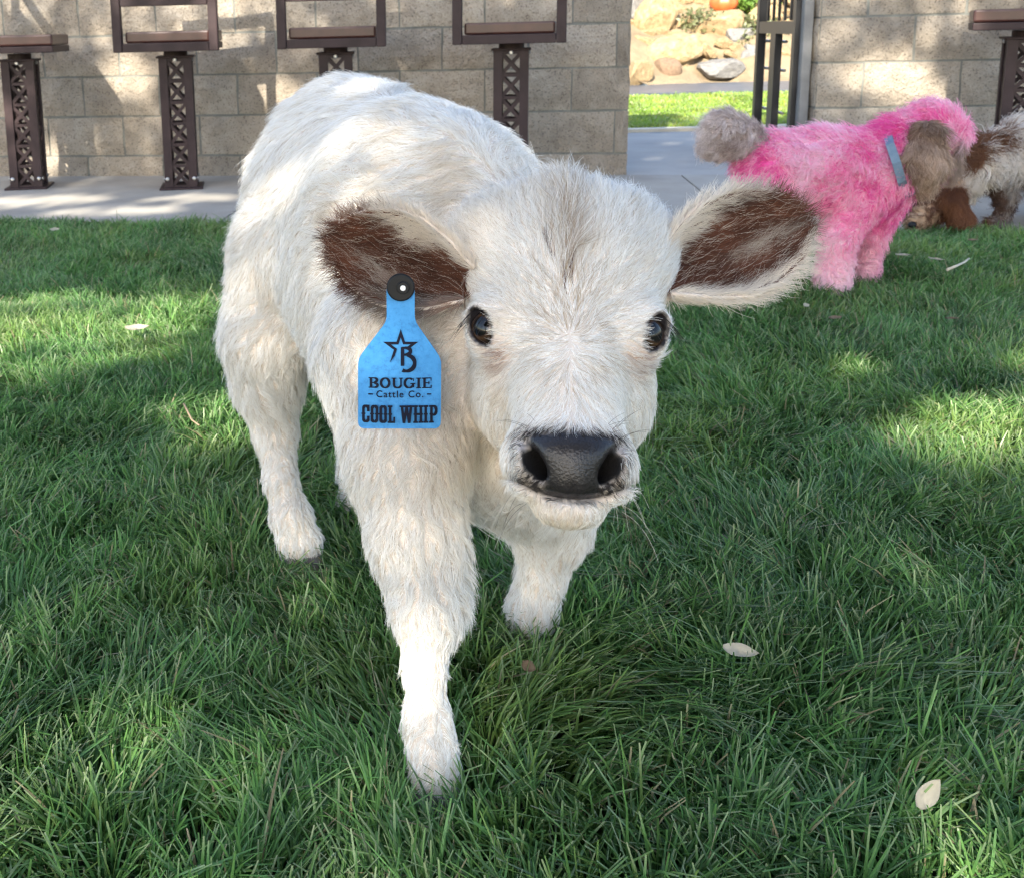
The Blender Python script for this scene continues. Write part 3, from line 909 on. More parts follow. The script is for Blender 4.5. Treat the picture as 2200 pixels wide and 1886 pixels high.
# far front leg
C((1120, 840, 1.10), 0.080, (1180, 1050, 1.115), 0.048, 0.05, DOWN, 0.022, 0.3)
C((1180, 1050, 1.115), 0.046, (1188, 1130, 1.115), 0.040, 0.03, DOWN, 0.020, 0.3)
C((1188, 1130, 1.115), 0.038, (1166, 1230, 1.11), 0.026, 0.02, DOWN, 0.014, 0.25)
C((1166, 1230, 1.11), 0.026, (1146, 1300, 1.105), 0.025, 0.015, DOWN, 0.014, 0.25)
C((1146, 1300, 1.105), 0.0255, (1141, 1338, 1.10), 0.0260, 0.015, DOWN, 0.014, 0.2)
# near hind leg
C((610, 560, 1.35), 0.073, (577, 720, 1.335), 0.059, 0.04, DOWN + 0.3 * BACK, 0.026, 0.35)
C((577, 720, 1.335), 0.055, (575, 820, 1.34), 0.043, 0.03, DOWN + 0.2 * BACK, 0.024, 0.4)
C((575, 820, 1.34), 0.042, (592, 925, 1.335), 0.028, 0.025, DOWN, 0.018, 0.3)
C((592, 925, 1.335), 0.0275, (603, 1030, 1.30), 0.0195, 0.015, DOWN, 0.013, 0.25)
C((603, 1030, 1.30), 0.0195, (626, 1110, 1.28), 0.024, 0.015, DOWN, 0.013, 0.25)
C((626, 1110, 1.28), 0.0245, (640, 1158, 1.272), 0.0245, 0.015, DOWN, 0.014, 0.25)
C((628, 1160, 1.270), 0.0190, (630, 1182, 1.268), 0.0180, 0.012, DOWN, 0.010, 0.2)
C((660, 1160, 1.270), 0.0190, (662, 1180, 1.268), 0.0180, 0.012, DOWN, 0.010, 0.2)
# far hind leg
C((800, 560, 1.44), 0.085, (790, 760, 1.45), 0.060, 0.04, DOWN, 0.024, 0.3)
C((790, 760, 1.45), 0.055, (765, 900, 1.48), 0.030, 0.03, DOWN, 0.020, 0.3)
C((765, 900, 1.48), 0.027, (758, 1010, 1.46), 0.020, 0.015, DOWN, 0.014, 0.25)
C((758, 1010, 1.46), 0.020, (766, 1090, 1.435), 0.026, 0.015, DOWN, 0.014, 0.25)
C((766, 1090, 1.435), 0.026, (770, 1108, 1.43), 0.025, 0.015, DOWN, 0.012, 0.2)
# tail lying along the back of the thigh
C((640, 270, 1.50), 0.030, (575, 360, 1.50), 0.018, 0.03, DOWN, 0.026, 0.5)
C((575, 360, 1.50), 0.018, (560, 560, 1.50), 0.014, 0.02, DOWN, 0.030, 0.5)

EYE_R = 0.0200
EYE_C = {s: A([s * 0.0660, -0.001, 0.0]) for s in (-1, 1)}
def eye_axes(s):
    g = norm(A([s * 0.60, 0.80, 0.0]))
    u_ = A([-s * 0.0, 0, 1.0]); u_ = norm(u_ - g * (u_ @ g))
    h_ = np.cross(u_, g)
    ti = -s * 0.42                                   # the slit leans: outer corner high, inner corner low
    h_, u_ = h_ * math.cos(ti) - u_ * math.sin(ti), u_ * math.cos(ti) + h_ * math.sin(ti)
    return np.stack([h_, g, u_])
EYE_AX = {s: eye_axes(s) for s in (-1, 1)}
def eye_open(q, s, grow=0.0):
    # almond: where two offset ellipsoids overlap
    c = EYE_C[s] + EYE_AX[s][1] * EYE_R
    o = EYE_AX[s][0] * 0.0066
    return np.maximum(d_ell(q, c + o, (0.0185, 0.024, 0.0198), EYE_AX[s]), d_ell(q, c - o, (0.0185, 0.024, 0.0198), EYE_AX[s]))
NOSTRIL_AX = {}
for s_ in (-1, 1):
    c_, n_ = math.cos(0.45), math.sin(0.45)
    f_ = norm(A([s_ * 0.50, 0.86, 0.05])); r_ = norm(A([0.86, -s_ * 0.50, 0.0])); v_ = np.cross(r_, f_)
    NOSTRIL_AX[s_] = np.stack([r_ * c_ - v_ * (s_ * n_), f_, v_ * c_ + r_ * (s_ * n_)])
NOSTRIL_C = {s_: A([s_ * 0.0285, 0.080, -0.1190]) for s_ in (-1, 1)}
NOSTRIL_R = (0.0072, 0.028, 0.0130)
def mouth_z(x): return -0.1455 + 6.0 * x * x
def head_sdf(q, carve=True):
    d = d_ell(q, A([0, -0.062, 0.062]), (0.100, 0.088, 0.084))
    d = smin(d, d_ell(q, A([0, -0.060, 0.122]), (0.060, 0.05, 0.026)), 0.04)
    for s in (-1, 1):
        d = smin(d, d_ell(q, A([s * 0.066, -0.078, 0.094]), (0.042, 0.052, 0.044)), 0.03)
    d = smin(d, d_ell(q, A([0, -0.040, 0.002]), (0.079, 0.058, 0.072)), 0.03)
    d = smin(d, d_cone(q, A([0, -0.024, 0.015]), A([0, 0.036, -0.098]), 0.056, 0.043), 0.03)
    for s in (-1, 1):
        d = smin(d, d_ell(q, A([s * 0.036, -0.054, -0.052]), (0.047, 0.058, 0.062)), 0.03)
        d = smin(d, np.linalg.norm(q - EYE_C[s], axis=1) - 0.0232, 0.026)
        br = EYE_C[s] + EYE_AX[s][2] * 0.016 + EYE_AX[s][1] * 0.012          # brow ridge over the eye
        d = smin(d, d_ell(q, br, (0.015, 0.010, 0.007), EYE_AX[s]), 0.010)
    d = smin(d, d_cone(q, A([0, -0.075, -0.07]), A([0, 0.026, -0.136]), 0.052, 0.029), 0.03)
    d = smin(d, d_ell(q, A([0, 0.039, -0.116]), (0.0560, 0.046, 0.038)), 0.02)
    for s in (-1, 1):
        d = smin(d, d_ell(q, A([s * 0.026, 0.054, -0.129]), (0.024, 0.026, 0.019)), 0.012)
    d = smin(d, d_ell(q, A([0, 0.046, -0.1530]), (0.0300, 0.034, 0.0170)), 0.007)
    d = smin(d, d_ell(q, A([0, 0.074, -0.1075]), (0.034, 0.0165, 0.0165)), 0.012)
    d = smin(d, d_ell(q, A([0, 0.075, -0.125]), (0.0185, 0.0150, 0.022)), 0.010)
    for s in (-1, 1):
        d = smin(d, d_ell(q, A([s * 0.0375, 0.066, -0.115]), (0.0095, 0.020, 0.0185)), 0.007)
    if carve:
        for s in (-1, 1):
            d = smax(d, -d_ell(q, NOSTRIL_C[s], NOSTRIL_R, NOSTRIL_AX[s]), 0.004)
            d = smax(d, -d_cone(q, A([s * 0.031, 0.090, -0.110]), A([s * 0.042, 0.070, -0.0985]), 0.0050, 0.0025), 0.005)
            d = smax(d, -d_cone(q, A([s * 0.027, 0.088, -0.127]), A([s * 0.034, 0.078, -0.132]), 0.0038, 0.002), 0.005)
            d = smax(d, -eye_open(q, s), 0.002)
        gz = np.abs(q[:, 2] - mouth_z(q[:, 0])) / 0.0030
        d = d + 0.0050 * np.exp(-gz * gz) * sstep(0.012, 0.035, q[:, 1])
        d = d + 0.0022 * np.exp(-(q[:, 0] / 0.0016) ** 2) * sstep(-0.128, -0.136, q[:, 2]) * (q[:, 1] > 0.05) * (q[:, 2] > -0.147)
    return d
def calf_sdf(p):
    d = head_sdf(hl(p))
    dd = None
    for (a, b_, ra, rb, k, fl, L, lf) in body:
        e = d_cone(p, a, b_, ra, rb)
        dd = e if dd is None else smin(dd, e, k)
    return smin(d, dd, 0.035)

V, Q = sdf_mesh(calf_sdf, (-0.24, 0.70, -0.02), (0.52, 1.66, 0.74), 0.0034)
calf = empty('calf', (0.07, 1.17, 0.0))
tag(calf, 'fluffy white calf with brown-lined ears standing on the lawn', 'calf')
me = raw_mesh('body', V, Q, M_skin, True)
qv = hl(V)
near_head = head_sdf(qv, False) < 0.02
# skin colours: cream, black wet nose pad, dark lids, pink-brown stains below the eyes
col = np.tile(A([0.60, 0.52, 0.45]), (len(V), 1))
wet = np.zeros(len(V))
def pad_mask(q):
    x, y, z = q[:, 0], q[:, 1], q[:, 2]
    ax_ = np.abs(x)
    zt = -0.0905 - 3.5 * x * x
    half = np.interp(z, [-0.150, -0.142, -0.132, -0.122, -0.105, -0.092], [0.026, 0.026, 0.0225, 0.030, 0.0365, 0.034])
    m1 = np.minimum((zt - z) / 0.003, (half - ax_) / 0.003)
    m2 = (z - (mouth_z(x) - 0.001)) / 0.002
    return np.clip(np.minimum(np.minimum(m1, m2), (y - 0.050) / 0.006), 0, 1)
def dark_fringe(q):      # how dark the hair is round the nose pad: mostly at its sides and on the upper lip
    x, y, z = q[:, 0], q[:, 1], q[:, 2]
    dx = np.maximum(np.abs(x) - 0.030, 0); dz = np.maximum(np.maximum(z + 0.0945, -0.140 - z), 0)
    up_ = sstep(-0.004, 0.001, z - mouth_z(x))
    f = np.exp(-(dx * dx + 2.6 * dz * dz) / (2 * 0.0082 ** 2)) * sstep(0.030, 0.055, y)
    lip = sstep(0.043, 0.033, np.abs(x)) * sstep(-0.125, -0.133, z) * sstep(0.03, 0.05, y)
    return np.maximum(f, 0.9 * lip) * up_
pm = pad_mask(qv)
df = dark_fringe(qv)
lips = np.clip(1 - np.abs(qv[:, 2] - mouth_z(qv[:, 0]) - 0.001) / 0.004, 0, 1) * sstep(0.0, 0.02, qv[:, 1]) * near_head
lid = np.zeros(len(V)); stain = np.zeros(len(V))
for s in (-1, 1):
    de = eye_open(qv, s)
    lid = np.maximum(lid, 1 - sstep(0.0012, 0.0036, de))
    tear = EYE_C[s] + A([-s * 0.006, 0.016, -0.024])
    stain = np.maximum(stain, np.exp(-((qv - tear) ** 2).sum(1) / (2 * 0.009 ** 2)))
mixc = lambda c, w, k: c * (1 - w[:, None]) + w[:, None] * A(k)
col = mixc(col, 0.6 * stain, (0.45, 0.26, 0.16))
col = mixc(col, np.maximum(np.minimum(df * 1.1, 1) * (0.55 + 0.45 * (noise(V, 500, 77) > 0)), lips * 0.9), (0.022, 0.017, 0.016))
col = mixc(col, lid, (0.016, 0.012, 0.012))
col = mixc(col, pm, (0.015, 0.013, 0.014))
nos = np.zeros(len(V))
for s in (-1, 1):
    nos = np.maximum(nos, 1 - sstep(0.000, 0.003, d_ell(qv, NOSTRIL_C[s], NOSTRIL_R, NOSTRIL_AX[s])))
nos *= near_head * (qv[:, 1] > 0.03)
col = mixc(col, nos, (0.004, 0.003, 0.003))
wet = np.maximum(pm, lid * 0.8) * (1 - 0.8 * nos)
point_color(me, col)
wa = me.attributes.new('wet', 'FLOAT', 'POINT')
wa.data.foreach_set('value', wet.astype(np.float32))
calf_body = link('body', me, calf)

# eyes, lashes
for s in (-1, 1):
    c = hw(EYE_C[s])
    bm = bmesh.new()
    bmesh.ops.create_uvsphere(bm, u_segments=32, v_segments=20, radius=EYE_R)
    for vv in bm.verts: vv.co += Vector(c)
    eye = bm_obj('eye', bm, eye_mat(tuple(EYE_AX[s][1] @ HM), None), calf, True)
    n = 18
    ax = EYE_AX[s]
    ang = np.linspace(0.15, 2.6, n) if s > 0 else np.linspace(math.pi - 2.6, math.pi - 0.15, n)
    ang = ang + rng.normal(0, 0.04, n)
    st = np.zeros((n, 6, 3))
    for i, a_ in enumerate(ang):
        # upper lid, from the outer corner over the top; h axis points away from the nose for s>0
        e0 = ax[0] * math.cos(a_) * 0.0115 + ax[2] * math.sin(a_) * 0.0170
        root = EYE_C[s] + ax[1] * (EYE_R * 0.82) + e0
        outd = norm(e0) * 0.25 + ax[1] * 0.8 + A([s * 0.40, 0, -0.45])
        Lh = 0.016 * (0.8 + 0.4 * rng.random())
        for k in range(6):
            u_ = k / 5
            st[i, k] = root + norm(outd) * Lh * u_ + A([s * 0.003, 0, -0.015]) * u_ * u_
    hair_object('eyelash', hw(st.reshape(-1, 3)).reshape(st.shape), np.full(n, 0.00022), np.tile(A([[0.03, 0.025, 0.025]]), (n, 1)), M_fur, eye, 0.3)

# hooves: a dark cloven tip on each foot
for (p0, p1, rr) in (((920, 1676, 0.848), (919, 1706, 0.838), 0.0172), ((951, 1676, 0.848), (953, 1706, 0.838), 0.0172),
                     ((630, 1182, 1.268), (630, 1210, 1.260), 0.0190), ((662, 1182, 1.268), (665, 1208, 1.260), 0.0190),
                     ((1127, 1345, 1.10), (1125, 1372, 1.09), 0.0190), ((1156, 1345, 1.10), (1157, 1372, 1.09), 0.0190),
                     ((757, 1106, 1.44), (757, 1130, 1.43), 0.0185), ((785, 1106, 1.44), (786, 1130, 1.43), 0.0185)):
    a_, b_ = at(*p0), at(*p1)
    bm = bmesh.new()
    f_ = norm(b_ - a_)
    b_ = b_.copy(); b_[2] = -0.012
    bm_tube(bm, [a_ + A([0, 0, 0.01]), a_, (a_ + b_) / 2 + A([0.0, -0.004, 0]), b_ + A([0, -0.008, 0])], [rr * 0.7, rr * 0.95, rr * 1.02, rr * 1.08], 14)
    bm_obj('hoof', bm, M_hoof, calf, True)

# ---------------------------------------------------------------- ears: cupped leaf-shaped shells
def ear(name, base, tip, wid, cup_n, cupd, L_side):
    a = tip - base
    Ln = np.linalg.norm(a); a = a / Ln
    nn = norm(cup_n - a * (cup_n @ a))
    b_ = np.cross(nn, a)                                 # across, roughly upwards
    ns, ntt = 28, 25
    s = np.linspace(0, 1, ns)
    prof = wid * np.interp(s, [0, .08, .2, .4, .6, .78, .9, .97, 1], [.36, .48, .72, .97, 1.0, .82, .54, .28, .03])
    pts = np.zeros((2, ns, ntt, 3))
    for i in range(ns):
        fold = np.interp(s[i], [0, 0.25, 0.6, 1], [1.9, 1.35, 0.95, 0.5])        # half-angle of the rolled section
        for j, tt in enumerate(np.linspace(-1, 1, ntt)):
            R = prof[i] / max(math.sin(min(fold, math.pi / 2)), 0.3)
            th = tt * fold
            off = b_ * R * math.sin(th) + nn * (R * (1 - math.cos(th)) - cupd * math.sin(math.pi * min(s[i] * 1.1, 1)) )
            c = base + a * Ln * s[i] + off - nn * (0.012 * s[i] * s[i])
            inward = norm(nn * math.cos(th) - b_ * math.sin(th))
            tk = 0.0035 * (1 - 0.75 * tt * tt) * (1 - 0.6 * s[i]) + 0.0008
            pts[0, i, j] = c + inward * tk
            pts[1, i, j] = c - inward * tk
    V = pts.reshape(-1, 3)
    F = []
    id_ = lambda l, i, j: (l * ns + i) * ntt + j
    for i in range(ns - 1):
        for j in range(ntt - 1):
            F.append((id_(0, i, j), id_(0, i, j + 1), id_(0, i + 1, j + 1), id_(0, i + 1, j)))
            F.append((id_(1, i, j), id_(1, i + 1, j), id_(1, i + 1, j + 1), id_(1, i, j + 1)))
        for j in (0, ntt - 1):
            q = (id_(0, i, j), id_(0, i + 1, j), id_(1, i + 1, j), id_(1, i, j))
            F.append(q if j == 0 else q[::-1])
    for j in range(ntt - 1):
        F.append((id_(0, ns - 1, j), id_(0, ns - 1, j + 1), id_(1, ns - 1, j + 1), id_(1, ns - 1, j)))
        F.append((id_(0, 0, j + 1), id_(0, 0, j), id_(1, 0, j), id_(1, 0, j + 1)))
    F = np.array(F)
    S = np.tile(np.repeat(s, ntt), 2)
    Tt = np.tile(np.tile(np.linspace(-1, 1, ntt), ns), 2)
    Ly = np.repeat([0, 1], ns * ntt)
    return V, F, S, Tt, Ly, a, b_, nn

def build_ear(side, base, tip, wid, cup_n, cupd):
    V, F, S, Tt, Ly, a, b_, nn = ear('ear', base, tip, wid, cup_n, cupd, side)
    me = raw_mesh('ear', V, F, M_skin, True)
    inner = (Ly == 0) & (np.abs(Tt) < 0.95)
    c = np.where(inner[:, None], A([[0.12, 0.046, 0.027]]), A([[0.66, 0.56, 0.48]]))
    point_color(me, c)
    w_ = me.attributes.new('wet', 'FLOAT', 'POINT'); w_.data.foreach_set('value', np.zeros(len(V), np.float32))
    o = link('ear', me, calf)
    # hair: roots carry s, t and layer
    n = int(16000 * FUR)
    T = np.concatenate([F[:, [0, 1, 2]], F[:, [0, 2, 3]]])
    A0, B0, C0 = V[T[:, 0]], V[T[:, 1]], V[T[:, 2]]
    fnn = np.cross(B0 - A0, C0 - A0); ar = np.linalg.norm(fnn, axis=1)
    cum = np.cumsum(ar); cum /= cum[-1]
    k = np.minimum(np.searchsorted(cum, rng.random(n)), len(T) - 1)
    r1, r2 = np.sqrt(rng.random(n)), rng.random(n)
    wts = np.stack([1 - r1, r1 * (1 - r2), r1 * r2], 1)
    P = (V[T[k]] * wts[:, :, None]).sum(1)
    s_ = (S[T[k]] * wts).sum(1); t_ = (Tt[T[k]] * wts).sum(1); ly = (Ly[T[k]] * wts).sum(1)
    nrm = norm(fnn)[k]
    # make sure that normals point out of the shell
    ref = np.where((ly < 0.5)[:, None], nn, -nn) + b_ * (t_ * np.where(ly < 0.5, -1, 1) * 1.0)[:, None]
    nrm = np.where(((nrm * ref).sum(1) < 0)[:, None], -nrm, nrm)
    rim = np.abs(t_) > 0.9
    inside = (ly < 0.5) & ~rim
    sg = np.sign(t_)
    # inside, hair sweeps from both rims towards the tip; on the rims it spills outwards
    up_side = t_ * 1.0
    flow = np.where(inside[:, None], a * 1.0 - b_ * (0.30 * up_side)[:, None], a * 0.9 + b_ * (0.5 * t_)[:, None])
    flow = np.where(rim[:, None], a * 0.7 + b_ * (sg * 0.9)[:, None] + nn * 0.15, flow)
    L = np.where(inside, 0.016, 0.014) * np.where(rim, 1.1, 1.0)
    nz = noise(P, 55, 3) * 0.5 + noise(P, 140, 4) * 0.35
    low = -t_ if True else t_
    # colour: dark brown lining, paler streaks, cream outside and along the rims
    tu = t_ * side                                          # upwards positive on both ears
    botrim = sstep(0.66, 0.84, -tu + 0.15 * nz)
    toprim = sstep(0.72, 0.9, tu + 0.15 * nz)
    if side > 0:
        pale = np.maximum(botrim, toprim * sstep(0.68, 0.5, s_))
        pale = np.maximum(pale, sstep(0.56, 0.82, tu * 0.95 + 0.42 - 0.85 * s_ + 0.22 * nz))
        pale = np.maximum(pale, 0.75 * np.exp(-((s_ - 0.66) / 0.17) ** 2 - ((tu + 0.15) / 0.14) ** 2) * (nz > -0.2))
        pale *= 1 - 0.9 * sstep(0.86, 0.96, s_)
    else:
        pale = np.maximum(botrim * 0.25 * sstep(0.75, 0.4, s_), toprim * sstep(0.75, 0.55, s_) * 0.9)
        pale = np.maximum(pale, 0.9 * sstep(0.20, 0.5, tu - 1.3 * np.abs(s_ - 0.36) + 0.3 * nz))
        pale = np.maximum(pale, 0.6 * np.exp(-((s_ - 0.58) / 0.18) ** 2 - ((tu + 0.38) / 0.20) ** 2) * (nz > -0.1))
    pale = np.where(inside | rim, pale, np.where((s_ > 0.62) & (tu > (0.3 if side > 0 else -2)), 0.25, 1.0))
    strand = rng.random(n) < 0.10
    pale = np.where(inside & strand, np.maximum(pale, 0.75), pale)
    brown = A([[0.135, 0.050, 0.026]]) * np.clip(1 + 0.45 * noise(P, 70, 5) + 0.5 * noise(np.stack([t_ * 9, s_ * 2.5, 0 * s_], 1), 1.0, 6) + 0.2 * rng.normal(0, 1, n), 0.35, 2.2)[:, None]
    cream = A([[0.78, 0.70, 0.60]]) * (1 + 0.08 * rng.normal(0, 1, n))[:, None]
    cc = brown * (1 - pale)[:, None] + cream * pale[:, None]
    st = groom(P + nrm * 0.0003, nrm, flow, L, np.where(inside, 0.42, 0.35), rng, 0.006, 0.55, 6, 0.05, 0.20, 0.2, 0.25)
    hair_object('ear_fur', st, 0.00023 * np.ones(n), cc, M_fur, o)
    return o
toc = norm(CAM - HO)
build_ear(1, at(1402, 606, 0.955), at(1748, 456, 1.0), 0.0525, toc + A([0.25, 0, 0.15]), 0.014)
build_ear(-1, at(1008, 606, 0.965), at(702, 508, 0.99), 0.0475, toc + A([-0.25, 0, -0.05]), 0.012)

# ---------------------------------------------------------------- coat
def coat():
    n = int(380000 * FUR)
    wv = np.ones(len(V))
    hd = head_sdf(qv, False)
    onhead = 1 - sstep(0.0, 0.03, hd)
    wv += 0.55 * onhead + 0.5 * (V[:, 2] < 0.28)
    wv *= (1 - pm)
    for s in (-1, 1): wv *= sstep(0.001, 0.005, eye_open(qv, s))
    inside_mouth = (head_sdf(qv, False) < -0.0035)
    wv[inside_mouth] = 0
    P, _ = sample_tris(V, Q, n, wv, rng)
    nr = grad(calf_sdf, P, 0.002)
    q = hl(P)
    hdP = head_sdf(q, False)
    # blend comb directions of the trunk and legs
    W = np.zeros(n); fl = np.zeros((n, 3)); L = np.zeros(n); lf = np.zeros(n)
    for (a, b_, ra, rb, k, f, l_, li) in body:
        e = np.exp(-np.maximum(d_cone(P, a, b_, ra, rb), -0.01) / 0.010) + 1e-9
        W += e; fl += e[:, None] * f; L += e * l_; lf += e * li
    fl /= W[:, None]; L /= W; lf /= W
    # whirls on the trunk
    ang = 1.0 * noise(P, 9, 21) + 0.65 * noise(P, 22, 22)
    trunk = sstep(0.26, 0.36, P[:, 2]) 
    ang *= 0.3 + 0.7 * trunk
    tn = norm(fl - (fl * nr).sum(1, keepdims=True) * nr)
    fl = tn * np.cos(ang)[:, None] + np.cross(nr, tn) * np.sin(ang)[:, None]
    # head: the hair runs out of a whorl between the eyes
    x, y, z = q[:, 0], q[:, 1], q[:, 2]
    zz = z + 0.006
    rr = np.hypot(x, zz) + 1e-6
    sw = 0.9 * np.exp(-rr / 0.03) * np.sign(x + 1e-9) * (zz < 0)           # the curl just below the whorl
    fx = np.where(zz > 0, x * 1.15, x * 1.0); fz = np.where(zz > 0, zz + 0.01, zz)
    # muzzle and cheeks: down and out; jaw: back
    mz = sstep(-0.02, -0.07, z)
    fx = fx * (1 - mz) + mz * np.sign(x) * np.minimum(np.abs(x) / 0.04, 1) * 0.05
    fz = fz * (1 - mz) + mz * (-0.055)
    hx = fx * np.cos(sw) - fz * np.sin(sw); hz = fx * np.sin(sw) + fz * np.cos(sw)
    f_l = np.stack([hx, -0.35 * np.hypot(hx, hz) * np.where(z > -0.06, 1, -0.2), hz], 1)
    crest = np.exp(-(x / 0.015) ** 2) * sstep(0.04, 0.07, z)               # the parted tuft on the poll
    f_l[:, 0] += crest * 0.16 * noise(P, 75, 31)
    hf = norm(f_l) @ HM
    wh = (1 - sstep(0.004, 0.022, hdP))[:, None]
    a2 = 0.22 * noise(P, 45, 25) + 0.25 * noise(P, 30, 26) * sstep(0.05, 0.1, z)
    hf = hf * np.cos(a2)[:, None] + np.cross(nr, hf) * np.sin(a2)[:, None]
    fl = fl * (1 - wh) + hf * wh
    Lh = 0.0155 + 0.004 * sstep(0.03, 0.11, z) + 0.008 * crest - 0.007 * sstep(-0.06, -0.10, z) - 0.003 * np.exp(-(rr / 0.03) ** 2)
    Lh = Lh - 0.002 * sstep(-0.14, -0.155, z) + 0.002 * sstep(0.11, 0.13, z)
    lh = 0.135 + 0.16 * sstep(0.06, 0.13, z) + 0.40 * crest
    L = L * (1 - wh[:, 0]) + Lh * wh[:, 0]; lf = lf * (1 - wh[:, 0]) + lh * wh[:, 0]
    dfP = dark_fringe(q) * wh[:, 0]
    L *= 1 - 0.45 * dfP
    eyed = np.minimum(eye_open(q, -1), eye_open(q, 1))
    L *= 0.35 + 0.65 * sstep(0.002, 0.016, eyed)
    # knee tufts
    for kp, kr in ((at(1010, 1265, 0.905), 0.035), (at(1040, 1170, 1.10), 0.045)):
        w = np.exp(-((P - kp) ** 2).sum(1) / (2 * kr * kr))
        L += 0.006 * w; lf += 0.3 * w
    lf = (lf + 0.10 * noise(P, 30, 27)) * 0.85
    L = L * np.where(wh[:, 0] > 0.5, 1.0, 0.86)
    # colour
    base = A([[0.86, 0.845, 0.815]]) * np.clip(1 + 0.075 * rng.normal(0, 1, n), 0.6, 1.12)[:, None]
    cream = A([[0.72, 0.58, 0.40]])
    c1 = sstep(0.15, 0.75, noise(P, 14, 41) * 0.6 + noise(P, 45, 42) * 0.5) * 0.30 * trunk
    c1 += 0.45 * np.exp(-((P - at(1000, 960, 0.97)) ** 2).sum(1) / (2 * 0.06 ** 2))
    c1 += 0.30 * np.exp(-((P - at(1010, 470, 1.0)) ** 2).sum(1) / (2 * 0.05 ** 2))
    crk = crest * wh[:, 0] * (rng.random(n) < 0.45 + 0.3 * noise(P, 160, 44))
    c1 += 0.35 * sstep(-0.13, -0.16, z) * wh[:, 0] * (x < 0.01)
    c1 += (rng.random(n) < 0.06) * 0.35
    c1 = np.clip(c1, 0, 0.9)
    cc = base * (1 - c1)[:, None] + cream * c1[:, None]
    vz = np.exp(-(x / 0.028) ** 2) * sstep(-0.02, 0.0, z) * sstep(0.07, 0.04, z) * wh[:, 0]
    vz = np.maximum(vz, 0.6 * np.exp(-(((np.hypot(x, z + 0.02) - 0.026) / 0.010) ** 2)) * (z < 0) * wh[:, 0])
    vk = rng.random(n) < 0.32 * vz
    cc[vk] = A([0.50, 0.40, 0.29])
    sh = (rng.random(n) < 0.13)  # hairs darkened at random, painting in shade between the strands
    cc[sh] *= A([[0.74, 0.69, 0.62]])
    cc = cc * (1 - 0.85 * crk)[:, None] + A([[0.36, 0.25, 0.155]]) * (0.85 * crk)[:, None]
    st = np.zeros(n)
    for s in (-1, 1):
        tear = EYE_C[s] + A([-s * 0.004, 0.016, -0.026])
        st = np.maximum(st, np.exp(-((q - tear) ** 2).sum(1) / (2 * 0.0115 ** 2)))
    sp = st * (0.30 + 0.70 * (noise(P, 240, 51) > 0.15))
    cc = cc * (1 - 0.8 * sp)[:, None] + A([[0.22, 0.065, 0.03]]) * (0.8 * sp)[:, None]
    for sx, sz, ssl in ((-0.016, 0.068, 0.35), (-0.004, 0.038, 0.25), (0.002, 0.047, 0.15)):     # rusty flecks on the forehead
        mm = (np.abs(x - sx - (sz - z) * ssl) < 0.0009) & (np.abs(z - sz) < 0.011) & (y > -0.05)
        cc[mm] = A([0.10, 0.035, 0.018])
    dk = np.clip(dfP * 1.7 + 0.40 * rng.normal(0, 1, n) * (dfP > 0.08), 0, 1)
    lipd = np.clip(1 - np.abs(z - mouth_z(x) - 0.002) / 0.004, 0, 1) * sstep(0.0, 0.02, y) * wh[:, 0]
    dk = np.maximum(dk, lipd * 0.9)
    cc = cc * (1 - dk)[:, None] + A([[0.026, 0.019, 0.016]]) * dk[:, None]
    edk = 1 - sstep(0.0015, 0.004, eyed)
    cc = cc * (1 - 0.85 * edk)[:, None] + A([[0.05, 0.035, 0.03]]) * (0.85 * edk)[:, None]
    h2 = wh[:, 0] > 0.5
    rad = np.where(h2, 0.00019, 0.00023) * np.clip(1 + 0.3 * rng.normal(0, 1, n), 0.5, 1.8)
    for sel, cs, cf, jt, cj in ((h2, 0.0050, 0.85, 0.10, 0.22), (~h2, 0.0095, 0.85, 0.12, 0.36)):
        s_ = groom(P[sel], nr[sel], fl[sel], L[sel], np.clip(lf[sel], 0.08, 1.4), rng, cs, cf, 6, 0.05 if sel is h2 else 0.09, jt, 0.35, cj)
        hair_object('head_fur' if sel is h2 else 'coat_fur', s_, rad[sel], cc[sel], M_fur, calf_body)
coat()

# whiskers round the muzzle and chin
nw = 46
st = np.zeros((nw, 9, 3)); cw = np.zeros((nw, 3))
for i in range(nw):
    sx = 1 if rng.random() < 0.5 else -1
    if i < 16:
        r0 = A([sx * rng.uniform(0.02, 0.042), 0.062, rng.uniform(-0.100, -0.088)]); d0 = norm(A([sx * rng.uniform(0.3, 1.0), 0.55, rng.uniform(0.3, 0.9)])); Ln = rng.uniform(0.025, 0.045); g = -0.010
    else:
        r0 = A([sx * rng.uniform(0.030, 0.046), 0.040, rng.uniform(-0.158, -0.125)]); d0 = norm(A([sx * 1.0, 0.35, rng.uniform(-0.9, 0.1)])); Ln = rng.uniform(0.018, 0.045); g = -0.022
    for k in range(9):
        u_ = k / 8
        st[i, k] = r0 + d0 * Ln * u_ + A([-sx * 0.010 * (i >= 16), 0, g]) * u_ * u_
    cw[i] = A([0.12, 0.09, 0.07]) if rng.random() < 0.6 else A([0.7, 0.65, 0.55])
hair_object('whisker', hw(st.reshape(-1, 3)).reshape(st.shape), np.full(nw, 0.00017), cw, M_fur, calf_body, 0.3)
